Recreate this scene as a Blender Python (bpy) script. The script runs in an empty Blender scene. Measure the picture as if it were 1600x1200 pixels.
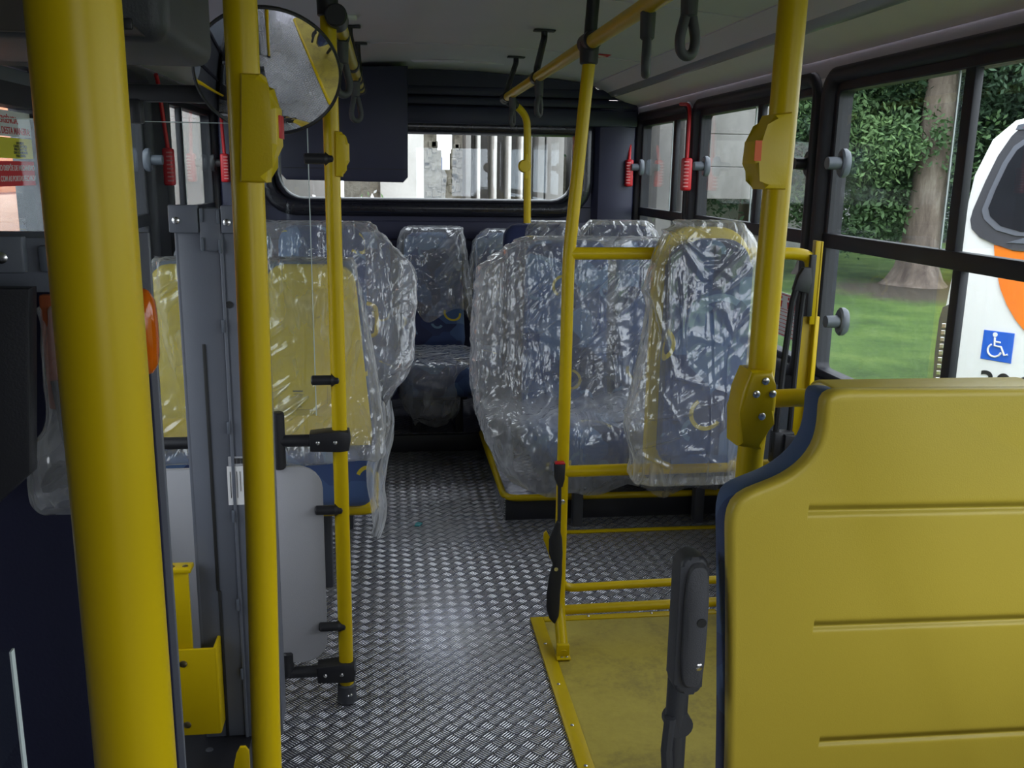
import bpy, bmesh, math, random
from mathutils import Vector, Matrix, noise

S = bpy.context.scene
COL = S.collection
random.seed(7)

# ------------------------------------------------------------------ camera
cam_data = bpy.data.cameras.new('camera')
cam_data.sensor_fit = 'HORIZONTAL'
cam_data.sensor_width = 36.0
cam_data.lens = 36.0 * 1458.0 / 1600.0
cam_data.clip_start = 0.02
cam_data.clip_end = 300
cam = bpy.data.objects.new('camera', cam_data)
COL.objects.link(cam)
fy = Vector((-193.0, 332.0, 1458.0)).normalized()
uz = Vector((.0156, 1.0, -(.0156 * -193.0 + 332.0) / 1458.0)).normalized()
rx = uz.cross(fy)
if rx.x < 0:
    rx = -rx
# rows are the bus axes seen from the camera (right, up, forward)
right = Vector((rx.x, fy.x, uz.x)); up = Vector((rx.y, fy.y, uz.y)); fwd = Vector((rx.z, fy.z, uz.z))
M = Matrix((( right.x, up.x, -fwd.x, 0), (right.y, up.y, -fwd.y, 0), (right.z, up.z, -fwd.z, 1.40), (0, 0, 0, 1)))
cam.matrix_world = M
S.camera = cam

# ------------------------------------------------------------------ sky, exposure, daylight through the windows
S.view_settings.view_transform = 'Standard'
S.view_settings.look = 'None'
S.view_settings.gamma = 1.0
S.view_settings.use_curve_mapping = False
S.view_settings.exposure = 2.55
W = bpy.data.worlds.new('overcast_sky'); S.world = W; W.use_nodes = True
wn = W.node_tree.nodes; wl = W.node_tree.links
bg = wn['Background']
tc = wn.new('ShaderNodeTexCoord'); sep = wn.new('ShaderNodeSeparateXYZ'); rmp = wn.new('ShaderNodeValToRGB')
wl.new(tc.outputs['Generated'], sep.inputs[0]); wl.new(sep.outputs['Z'], rmp.inputs[0])
rmp.color_ramp.elements[0].position = 0.0; rmp.color_ramp.elements[0].color = (.80, .80, .88, 1)
rmp.color_ramp.elements[1].position = 0.6; rmp.color_ramp.elements[1].color = (.92, .91, 1.0, 1)
wl.new(rmp.outputs[0], bg.inputs['Color'])
bg.inputs['Strength'].default_value = 1.1
S.cycles.transparent_max_bounces = 32
S.cycles.max_bounces = 10
S.cycles.diffuse_bounces = 5
S.cycles.caustics_reflective = False
S.cycles.caustics_refractive = False
S.cycles.sample_clamp_indirect = 4.0
S.cycles.use_denoising = True

def portal(name, loc, rot, sx, sy):
    d = bpy.data.lights.new(name, 'AREA'); d.shape = 'RECTANGLE'; d.size = sx; d.size_y = sy
    d.cycles.is_portal = True
    o = bpy.data.objects.new(name, d); COL.objects.link(o); o.location = loc; o.rotation_euler = rot
    return o
H = math.pi / 2
portal('window_daylight', (1.50, 2.0, 1.2), (0, H, 0), 1.1, 6.9)           # right windows, facing -x
portal('window_daylight', (-1.02, 3.25, 1.05), (0, -H, 0), 1.5, 4.6)         # left windows and door, facing +x
portal('rear_window_daylight', (.23, 5.50, 1.43), (-H, 0, 0), 1.7, .45)     # rear window, facing -y
portal('windscreen_daylight', (.85, -1.42, 1.35), (H, 0, 0), 1.0, .7)     # windscreen, facing +y

# ------------------------------------------------------------------ materials
def new_mat(name):
    m = bpy.data.materials.new(name); m.use_nodes = True
    nt = m.node_tree
    return m, nt, nt.nodes, nt.links, nt.nodes['Principled BSDF']

def coords(nt, scale=(1, 1, 1)):
    t = nt.nodes.new('ShaderNodeTexCoord'); mp = nt.nodes.new('ShaderNodeMapping')
    mp.inputs['Scale'].default_value = scale
    nt.links.new(t.outputs['Object'], mp.inputs['Vector'])
    return mp.outputs['Vector']

def noise_tex(nt, vec, scale, detail=3, rough=.5, dist=0):
    n = nt.nodes.new('ShaderNodeTexNoise')
    n.inputs['Scale'].default_value = scale; n.inputs['Detail'].default_value = detail
    n.inputs['Roughness'].default_value = rough; n.inputs['Distortion'].default_value = dist
    nt.links.new(vec, n.inputs['Vector'])
    return n.outputs['Fac']

def ramp(nt, fac, stops):
    r = nt.nodes.new('ShaderNodeValToRGB')
    el = r.color_ramp.elements
    while len(el) < len(stops): el.new(.5)
    for e, (p, c) in zip(el, stops):
        e.position = p; e.color = (*c, 1) if len(c) == 3 else c
    nt.links.new(fac, r.inputs[0])
    return r.outputs[0]

def mth(nt, op, a, b=None, c=None, clamp=False):
    n = nt.nodes.new('ShaderNodeMath'); n.operation = op; n.use_clamp = clamp
    for i, v in enumerate((a, b, c)):
        if v is None: continue
        if isinstance(v, (int, float)): n.inputs[i].default_value = v
        else: nt.links.new(v, n.inputs[i])
    return n.outputs[0]

def mixc(nt, fac, a, b):
    n = nt.nodes.new('ShaderNodeMix'); n.data_type = 'RGBA'
    for s, v in ((0, fac), (6, a), (7, b)):
        if isinstance(v, (int, float)): n.inputs[s].default_value = v
        elif isinstance(v, tuple): n.inputs[s].default_value = (*v, 1)
        else: nt.links.new(v, n.inputs[s])
    return n.outputs[2]

def bump(nt, h, dist=.001, strength=1.0):
    b = nt.nodes.new('ShaderNodeBump'); b.inputs['Distance'].default_value = dist
    b.inputs['Strength'].default_value = strength
    nt.links.new(h, b.inputs['Height'])
    return b.outputs['Normal']

def plain(name, col, rough=.5, metal=0, spec=.5, var=.08, nscale=14, bscale=0, bdist=.0006, coat=0):
    m, nt, nd, lk, p = new_mat(name)
    v = coords(nt)
    f = noise_tex(nt, v, nscale, 4)
    c = mixc(nt, f, tuple(x * (1 - var) for x in col), tuple(min(1, x * (1 + var)) for x in col))
    lk.new(c, p.inputs['Base Color'])
    p.inputs['Roughness'].default_value = rough
    p.inputs['Metallic'].default_value = metal
    p.inputs['Specular IOR Level'].default_value = spec
    p.inputs['Coat Weight'].default_value = coat
    if bscale:
        lk.new(bump(nt, noise_tex(nt, v, bscale, 2), bdist), p.inputs['Normal'])
    return m

YEL = (.60, .42, .003)
M_YEL = plain('yellow_painted_tube', YEL, .34, var=.04, spec=.28)
M_YELP = plain('yellow_plastic', (.64, .455, .006), .42, var=.05, bscale=300, bdist=.0002)
M_BLK = plain('black_plastic', (.014, .014, .018), .45, bscale=420, bdist=.0002)
M_RUB = plain('black_rubber', (.010, .010, .016), .55)
M_BEZ = plain('glossy_black_bezel', (.012, .012, .018), .22)
M_NAVY = plain('dark_navy_plastic', (.016, .017, .046), .52, bscale=240, bdist=.0003)
M_DGREY = plain('dark_grey_plastic', (.05, .052, .062), .5, bscale=300, bdist=.0003)
M_GREY = plain('grey_painted_steel', (.125, .135, .165), .42, var=.05, bscale=260, bdist=.0002)
M_LGREY = plain('light_grey_panel', (.40, .40, .43), .5, var=.04, bscale=320, bdist=.0003)
M_KNOB = plain('grey_catch_plastic', (.11, .125, .155), .4)
M_CEIL = plain('ceiling_vinyl', (.70, .645, .77), .6, var=.04, nscale=5, bscale=380, bdist=.0004)
M_WHITEP = plain('pale_wall_panel', (.84, .79, .81), .55, var=.03, bscale=300, bdist=.0003)
M_STRIP = plain('grey_lamp_strip', (.30, .30, .36), .25, var=.05)
M_SIDE = plain('grey_blue_side_panel', (.16, .18, .22), .5, bscale=260, bdist=.0004)
M_RED = plain('red_plastic', (.55, .012, .02), .4)
M_STEEL = plain('bright_screw_steel', (.75, .75, .74), .25, metal=1)
M_WHITE = plain('white_paint', (.80, .80, .80), .35, var=.02)
M_ORANGE = plain('orange_paint', (.85, .20, .02), .35)
M_BLUE = plain('blue_sign', (.02, .12, .60), .4)
M_INK = plain('black_print', (.015, .015, .015), .6)
M_REDINK = plain('red_print', (.60, .03, .04), .6)
M_PAPER = plain('white_sticker', (.80, .79, .80), .6, var=.03)
M_YSTICK = plain('yellow_sticker', (.80, .70, .03), .5)
M_RSTICK = plain('red_sticker', (.70, .02, .03), .5)
M_OSTICK = plain('orange_sticker', (.80, .12, .01), .5)
M_BELT = plain('black_webbing', (.012, .012, .014), .8, bscale=600, bdist=.0003)
M_CORD = plain('strap_grey', (.045, .047, .052), .55, bscale=500, bdist=.0002)
M_TEAL = plain('teal_plastic', (.01, .28, .30), .35)
M_CHROME = plain('mirror_glass', (.92, .93, .94), .02, metal=1, var=.0)
M_DARKGL = plain('dark_tinted_glass', (.015, .017, .022), .08)

def amber():
    m, nt, nd, lk, p = new_mat('amber_lens')
    p.inputs['Base Color'].default_value = (.85, .16, .004, 1); p.inputs['Roughness'].default_value = .12
    p.inputs['Transmission Weight'].default_value = .35
    w = nd.new('ShaderNodeTexWave'); w.inputs['Scale'].default_value = 25; w.bands_direction = 'X'
    lk.new(coords(nt), w.inputs['Vector']); lk.new(bump(nt, w.outputs['Fac'], .001), p.inputs['Normal'])
    return m
M_AMBER = amber()

def vinyl():
    # smooth yellow vinyl with three pressed seams across the back
    m, nt, nd, lk, p = new_mat('yellow_vinyl')
    v = coords(nt); sx = nd.new('ShaderNodeSeparateXYZ'); lk.new(v, sx.inputs[0])
    x, z = mth(nt, 'ADD', sx.outputs['X'], .72), sx.outputs['Z']   # measured from the bus axis
    zz = mth(nt, 'SUBTRACT', z, mth(nt, 'MULTIPLY', mth(nt, 'SUBTRACT', x, .57), -.015))
    tot = None
    for z0, x0 in ((.951, .570), (.766, .603), (.562, .640)):
        d = mth(nt, 'DIVIDE', mth(nt, 'SUBTRACT', zz, z0), .006)
        g = mth(nt, 'EXPONENT', mth(nt, 'MULTIPLY', mth(nt, 'MULTIPLY', d, d), -1.0))
        msk = mth(nt, 'MULTIPLY', mth(nt, 'GREATER_THAN', x, x0), g)
        tot = msk if tot is None else mth(nt, 'ADD', tot, msk)
    fine = noise_tex(nt, v, 500, 2)
    hgt = mth(nt, 'ADD', mth(nt, 'MULTIPLY', tot, -1.0), mth(nt, 'MULTIPLY', fine, .02))
    lk.new(bump(nt, hgt, .008), p.inputs['Normal'])
    f = noise_tex(nt, v, 3, 3)
    lk.new(mixc(nt, f, (.63, .475, .05), (.70, .53, .06)), p.inputs['Base Color'])
    p.inputs['Roughness'].default_value = .42
    return m
M_VINYL = vinyl()
M_YSHELL = plain('yellow_seat_shell', (.72, .54, .02), .45, var=.05, bscale=350, bdist=.0003)

def fabric():
    m, nt, nd, lk, p = new_mat('blue_patterned_fabric')
    t = nd.new('ShaderNodeTexCoord'); s = nd.new('ShaderNodeSeparateXYZ'); lk.new(t.outputs['Object'], s.inputs[0])
    u = mth(nt, 'ADD', s.outputs['X'], mth(nt, 'MULTIPLY', s.outputs['Y'], .55))
    w = mth(nt, 'ADD', s.outputs['Z'], mth(nt, 'MULTIPLY', s.outputs['Y'], .8))
    c = nd.new('ShaderNodeCombineXYZ'); lk.new(u, c.inputs[0]); lk.new(w, c.inputs[1])
    base = nd.new('ShaderNodeTexVoronoi'); base.voronoi_dimensions = '2D'; base.distance = 'MANHATTAN'
    base.inputs['Scale'].default_value = 9; lk.new(c.outputs[0], base.inputs['Vector'])
    sc = nd.new('ShaderNodeSeparateColor'); lk.new(base.outputs['Color'], sc.inputs[0])
    col = ramp(nt, sc.outputs[0], [(0, (.016, .022, .075)), (.36, (.026, .050, .16)), (.62, (.065, .125, .28)), (1, (.12, .20, .34))])
    for seed, (scl, r0, r1, ang, tint) in enumerate(((3.3, .125, .165, -.2, (.60, .47, .03)), (2.7, .20, .255, .45, (.17, .27, .38)), (5.0, .10, .17, .3, (.13, .22, .34)))):
        off = nd.new('ShaderNodeVectorMath'); off.operation = 'ADD'; off.inputs[1].default_value = (seed * 3.37 + .2, seed * 1.71, 0)
        lk.new(c.outputs[0], off.inputs[0])
        scv = nd.new('ShaderNodeVectorMath'); scv.operation = 'SCALE'; scv.inputs['Scale'].default_value = scl
        lk.new(off.outputs[0], scv.inputs[0])
        vo = nd.new('ShaderNodeTexVoronoi'); vo.voronoi_dimensions = '2D'; vo.inputs['Scale'].default_value = 1.0
        vo.inputs['Randomness'].default_value = .7
        lk.new(scv.outputs[0], vo.inputs['Vector'])
        dlt = nd.new('ShaderNodeVectorMath'); dlt.operation = 'SUBTRACT'
        lk.new(scv.outputs[0], dlt.inputs[0]); lk.new(vo.outputs['Position'], dlt.inputs[1])
        ds = nd.new('ShaderNodeSeparateXYZ'); lk.new(dlt.outputs[0], ds.inputs[0])
        an = mth(nt, 'ARCTAN2', ds.outputs[1], ds.outputs[0])
        cs = nd.new('ShaderNodeSeparateColor'); lk.new(vo.outputs['Color'], cs.inputs[0])
        an2 = mth(nt, 'SINE', mth(nt, 'ADD', an, mth(nt, 'MULTIPLY', cs.outputs[1], 6.28)))
        ring = mth(nt, 'MULTIPLY', mth(nt, 'GREATER_THAN', vo.outputs['Distance'], r0), mth(nt, 'LESS_THAN', vo.outputs['Distance'], r1))
        msk = mth(nt, 'MULTIPLY', ring, mth(nt, 'GREATER_THAN', an2, ang))
        msk = mth(nt, 'MULTIPLY', msk, mth(nt, 'GREATER_THAN', cs.outputs[2], .42))
        col = mixc(nt, msk, col, tint)
    lk.new(col, p.inputs['Base Color'])
    p.inputs['Roughness'].default_value = .85
    p.inputs['Sheen Weight'].default_value = .25
    lk.new(bump(nt, noise_tex(nt, t.outputs['Object'], 900, 1), .0006), p.inputs['Normal'])
    return m
M_FAB = fabric()
M_NAVYFAB = plain('plain_navy_fabric', (.016, .024, .085), .85, bscale=800, bdist=.0005)

def checker_plate(name, dirt=True):
    # five bar aluminium tread plate laid at 45 degrees
    m, nt, nd, lk, p = new_mat(name)
    t = nd.new('ShaderNodeTexCoord'); s = nd.new('ShaderNodeSeparateXYZ'); lk.new(t.outputs['Object'], s.inputs[0])
    x = s.outputs['X']; y = mth(nt, 'ADD', s.outputs['Y'], s.outputs['Z'])
    k = 1 / (.0335 * math.sqrt(2))
    u = mth(nt, 'MULTIPLY', mth(nt, 'ADD', x, y), k); v = mth(nt, 'MULTIPLY', mth(nt, 'SUBTRACT', x, y), k)
    iu = mth(nt, 'FLOOR', u); iv = mth(nt, 'FLOOR', v)
    par = mth(nt, 'FLOORED_MODULO', mth(nt, 'ADD', iu, iv), 2.0)
    fu = mth(nt, 'FRACT', u); fv = mth(nt, 'FRACT', v)
    inv = mth(nt, 'SUBTRACT', 1.0, par)
    a = mth(nt, 'ADD', mth(nt, 'MULTIPLY', fu, par), mth(nt, 'MULTIPLY', fv, inv))
    b = mth(nt, 'ADD', mth(nt, 'MULTIPLY', fv, par), mth(nt, 'MULTIPLY', fu, inv))
    fb = mth(nt, 'DIVIDE', mth(nt, 'ABSOLUTE', mth(nt, 'SUBTRACT', mth(nt, 'FRACT', mth(nt, 'MULTIPLY', b, 4.6)), .5)), .38)
    da = mth(nt, 'DIVIDE', mth(nt, 'ABSOLUTE', mth(nt, 'SUBTRACT', a, .5)), .50)
    h = mth(nt, 'SUBTRACT', mth(nt, 'SUBTRACT', 1.0, mth(nt, 'MULTIPLY', fb, fb)), mth(nt, 'POWER', da, 4.0))
    h = mth(nt, 'MAXIMUM', h, 0.0)
    lk.new(bump(nt, h, .0020, 1.0), p.inputs['Normal'])
    n1 = noise_tex(nt, t.outputs['Object'], 2.2, 5, .6)
    n2 = noise_tex(nt, t.outputs['Object'], 40, 3, .6)
    c = mixc(nt, mth(nt, 'MULTIPLY', mth(nt, 'SUBTRACT', h, .15), 1.6, clamp=True), (.15, .15, .185), (.95, .95, .98))  # bar tops paler: worn metal, plus bright reflections put into the colour
    if dirt:
        dm = ramp(nt, n1, [(.50, (0, 0, 0)), (.72, (.75, .75, .75))])
        c = mixc(nt, mth(nt, 'MULTIPLY', dm, .8), c, (.26, .25, .24))
        lk.new(mth(nt, 'SUBTRACT', .75, mth(nt, 'MULTIPLY', dm, .35)), p.inputs['Metallic'])
    else:
        p.inputs['Metallic'].default_value = .92
    lk.new(c, p.inputs['Base Color'])
    lk.new(mth(nt, 'ADD', .13, mth(nt, 'MULTIPLY', n2, .16)), p.inputs['Roughness'])
    return m
M_PLATE = checker_plate('aluminium_tread_plate')

def mat_vinyl_floor():
    m, nt, nd, lk, p = new_mat('scuffed_yellow_floor_vinyl')
    v = coords(nt)
    n1 = noise_tex(nt, v, 5, 6, .65, .6); n2 = noise_tex(nt, v, 60, 4, .7)
    f = mth(nt, 'ADD', mth(nt, 'MULTIPLY', n1, .7), mth(nt, 'MULTIPLY', n2, .3))
    lk.new(ramp(nt, f, [(.30, (.22, .17, .04)), (.50, (.42, .33, .045)), (.75, (.52, .42, .06))]), p.inputs['Base Color'])
    p.inputs['Roughness'].default_value = .6
    lk.new(bump(nt, n2, .0006), p.inputs['Normal'])
    return m
M_MAT = mat_vinyl_floor()

def film(name='clear_plastic_film', white=.21):
    # thin crumpled polythene: mostly see-through, milky where folded, shiny creases
    m, nt, nd, lk, p = new_mat(name)
    nd.remove(p); out = nd['Material Output']
    v = coords(nt, (1, 1, .45))
    vA = coords(nt, (1, .6, .16))
    tB = nd.new('ShaderNodeTexCoord'); mB = nd.new('ShaderNodeMapping'); mB.vector_type = 'POINT'
    mB.inputs['Rotation'].default_value = (0, .75, 0); lk.new(tB.outputs['Object'], mB.inputs['Vector'])
    sB = nd.new('ShaderNodeVectorMath'); sB.operation = 'MULTIPLY'; sB.inputs[1].default_value = (.18, .6, 1); lk.new(mB.outputs[0], sB.inputs[0])
    def ridge(f, k): return mth(nt, 'SUBTRACT', 1.0, mth(nt, 'MULTIPLY', mth(nt, 'ABSOLUTE', mth(nt, 'SUBTRACT', f, .5)), k), clamp=True)
    rA = ridge(noise_tex(nt, vA, 12, 3, .45, .5), 9.0); rB = ridge(noise_tex(nt, sB.outputs[0], 10, 3, .45, .6), 9.0)
    mk = noise_tex(nt, coords(nt), 4.5, 2)
    mA = mth(nt, 'MULTIPLY', mth(nt, 'SUBTRACT', mk, .38), 4.0, clamp=True); mBm = mth(nt, 'MULTIPLY', mth(nt, 'SUBTRACT', .60, mk), 4.0, clamp=True)
    rA = mth(nt, 'MULTIPLY', rA, mA); rB = mth(nt, 'MULTIPLY', rB, mBm)
    crum = nd.new('ShaderNodeTexVoronoi'); crum.feature = 'DISTANCE_TO_EDGE'; crum.inputs['Scale'].default_value = 8
    dn = nd.new('ShaderNodeTexNoise'); dn.inputs['Scale'].default_value = 6; lk.new(v, dn.inputs['Vector'])
    dv = nd.new('ShaderNodeVectorMath'); dv.operation = 'MULTIPLY_ADD'; dv.inputs[1].default_value = (.35, .35, .35)
    lk.new(dn.outputs['Color'], dv.inputs[0]); lk.new(v, dv.inputs[2]); lk.new(dv.outputs[0], crum.inputs['Vector'])
    cr = mth(nt, 'MULTIPLY', crum.outputs['Distance'], 2.5, clamp=True)
    hh = mth(nt, 'ADD', mth(nt, 'ADD', mth(nt, 'MULTIPLY', rA, .5), mth(nt, 'MULTIPLY', rB, .55)), mth(nt, 'MULTIPLY', cr, .22))
    nrm = bump(nt, hh, .016, 1.0)
    tr = nd.new('ShaderNodeBsdfTransparent'); tr.inputs[0].default_value = (.97, .97, .98, 1)
    df = nd.new('ShaderNodeBsdfDiffuse'); df.inputs[0].default_value = (.86, .87, .90, 1); lk.new(nrm, df.inputs['Normal'])
    tl = nd.new('ShaderNodeBsdfTranslucent'); tl.inputs[0].default_value = (.86, .87, .90, 1); lk.new(nrm, tl.inputs['Normal'])
    dt = nd.new('ShaderNodeMixShader'); dt.inputs[0].default_value = .5
    lk.new(df.outputs[0], dt.inputs[1]); lk.new(tl.outputs[0], dt.inputs[2])
    lw = nd.new('ShaderNodeLayerWeight'); lw.inputs['Blend'].default_value = .5
    fc = mth(nt, 'POWER', lw.outputs['Facing'], 2.2)
    n3 = noise_tex(nt, v, 3.5, 4, .6)
    fac = mth(nt, 'ADD', mth(nt, 'ADD', white, mth(nt, 'MULTIPLY', fc, .55)), mth(nt, 'ADD', mth(nt, 'MULTIPLY', mth(nt, 'SUBTRACT', n3, .45), .6, clamp=True), mth(nt, 'MULTIPLY', mth(nt, 'ADD', mth(nt, 'POWER', rA, 3.0), mth(nt, 'POWER', rB, 3.0)), .22)), clamp=True)  # whiteness on the ridges: crease highlights put into the film colour
    m1 = nd.new('ShaderNodeMixShader'); lk.new(fac, m1.inputs[0]); lk.new(tr.outputs[0], m1.inputs[1]); lk.new(dt.outputs[0], m1.inputs[2])
    gl = nd.new('ShaderNodeBsdfGlossy'); gl.inputs['Roughness'].default_value = .10; gl.inputs[0].default_value = (1, 1, 1, 1)
    lk.new(nrm, gl.inputs['Normal'])
    lw2 = nd.new('ShaderNodeLayerWeight'); lw2.inputs['Blend'].default_value = .5; lk.new(nrm, lw2.inputs['Normal'])
    fr = mth(nt, 'ADD', .075, mth(nt, 'MULTIPLY', mth(nt, 'POWER', lw2.outputs['Facing'], 4.0), .8))
    m2 = nd.new('ShaderNodeMixShader'); lk.new(fr, m2.inputs[0])
    lk.new(m1.outputs[0], m2.inputs[1]); lk.new(gl.outputs[0], m2.inputs[2])
    lk.new(m2.outputs[0], out.inputs['Surface'])
    return m
M_FILM = film()

def glass(name, tint, refl=1.0):
    m, nt, nd, lk, p = new_mat(name)
    nd.remove(p); out = nd['Material Output']
    tr = nd.new('ShaderNodeBsdfTransparent'); tr.inputs[0].default_value = (*tint, 1)
    gl = nd.new('ShaderNodeBsdfGlossy'); gl.inputs['Roughness'].default_value = .0; gl.inputs[0].default_value = (.9, .95, 1, 1)
    lw = nd.new('ShaderNodeLayerWeight'); lw.inputs['Blend'].default_value = .5
    fr = mth(nt, 'ADD', .035, mth(nt, 'MULTIPLY', mth(nt, 'POWER', lw.outputs['Facing'], 5.0), .9))
    mx = nd.new('ShaderNodeMixShader'); lk.new(mth(nt, 'MULTIPLY', fr, refl, clamp=True), mx.inputs[0])
    lk.new(tr.outputs[0], mx.inputs[1]); lk.new(gl.outputs[0], mx.inputs[2]); lk.new(mx.outputs[0], out.inputs['Surface'])
    return m
M_GLASS = glass('window_glass', (.80, .84, .83))
M_CLEAR = glass('clear_glass', (.94, .96, .95), .8)
M_EDGE = plain('polished_glass_edge', (.62, .70, .70), .2)

def grass_mat():
    m, nt, nd, lk, p = new_mat('lawn_grass')
    v = coords(nt)
    n1 = noise_tex(nt, v, 1.1, 5, .6); n2 = noise_tex(nt, v, 34, 5, .85)
    f = mth(nt, 'ADD', mth(nt, 'MULTIPLY', n1, .5), mth(nt, 'MULTIPLY', n2, .5))
    g = ramp(nt, f, [(.36, (.035, .085, .014)), (.5, (.10, .20, .028)), (.64, (.20, .30, .06))])
    # bare earth and roots round the thick trunk
    t = nd.new('ShaderNodeTexCoord'); vs = nd.new('ShaderNodeVectorMath'); vs.operation = 'DISTANCE'
    vs.inputs[1].default_value = (11.4, 18.4, -.9); lk.new(t.outputs['Object'], vs.inputs[0])
    e = mth(nt, 'ADD', vs.outputs['Value'], mth(nt, 'MULTIPLY', noise_tex(nt, v, 1.6, 5, .7), 3.2))
    em = mth(nt, 'MULTIPLY', mth(nt, 'SUBTRACT', 4.3, e), .9, clamp=True)
    lk.new(mixc(nt, em, g, mixc(nt, n2, (.06, .045, .03), (.17, .14, .10))), p.inputs['Base Color'])
    p.inputs['Roughness'].default_value = .9
    lk.new(bump(nt, n2, .05), p.inputs['Normal'])
    return m
M_GRASS = grass_mat()

def mottled(name, stops, scale, rough=.85, stretch=(1, 1, 1), bd=.01):
    m, nt, nd, lk, p = new_mat(name)
    v = coords(nt, stretch)
    f = noise_tex(nt, v, scale, 7, .68, .4)
    lk.new(ramp(nt, f, stops), p.inputs['Base Color'])
    p.inputs['Roughness'].default_value = rough
    lk.new(bump(nt, f, bd), p.inputs['Normal'])
    return m
M_BARK = mottled('tree_bark', [(.3, (.07, .05, .04)), (.55, (.19, .15, .12)), (.75, (.33, .29, .24))], 3.5, stretch=(1, 1, .25), bd=.05)
M_CONC = mottled('weathered_concrete', [(.3, (.12, .115, .11)), (.5, (.20, .19, .18)), (.72, (.27, .26, .25))], 1.6, stretch=(1, 1, .35))
M_PALE = mottled('pale_concrete', [(.3, (.46, .445, .42)), (.7, (.60, .58, .55))], 2)
M_STONE = mottled('rough_stone', [(.32, (.12, .105, .08)), (.5, (.26, .235, .19)), (.7, (.36, .33, .28))], 6, bd=.03)
M_DUSTY = mottled('dark_building_wall', [(.3, (.045, .04, .034)), (.55, (.085, .078, .068)), (.75, (.13, .12, .105))], 2.2)
M_ROAD = mottled('grey_road', [(.3, (.11, .11, .115)), (.7, (.17, .17, .175))], 4)
M_LEAF = [mottled('leaf_green', [(.3, a), (.7, b)], 1.3, .7) for a, b in
          (((.020, .045, .026), (.050, .105, .050)), ((.035, .080, .030), (.09, .17, .06)), ((.07, .14, .05), (.17, .28, .10)))]
M_DRYLEAF = mottled('brown_foliage', [(.3, (.05, .045, .03)), (.7, (.13, .11, .07))], 1.5)

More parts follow.
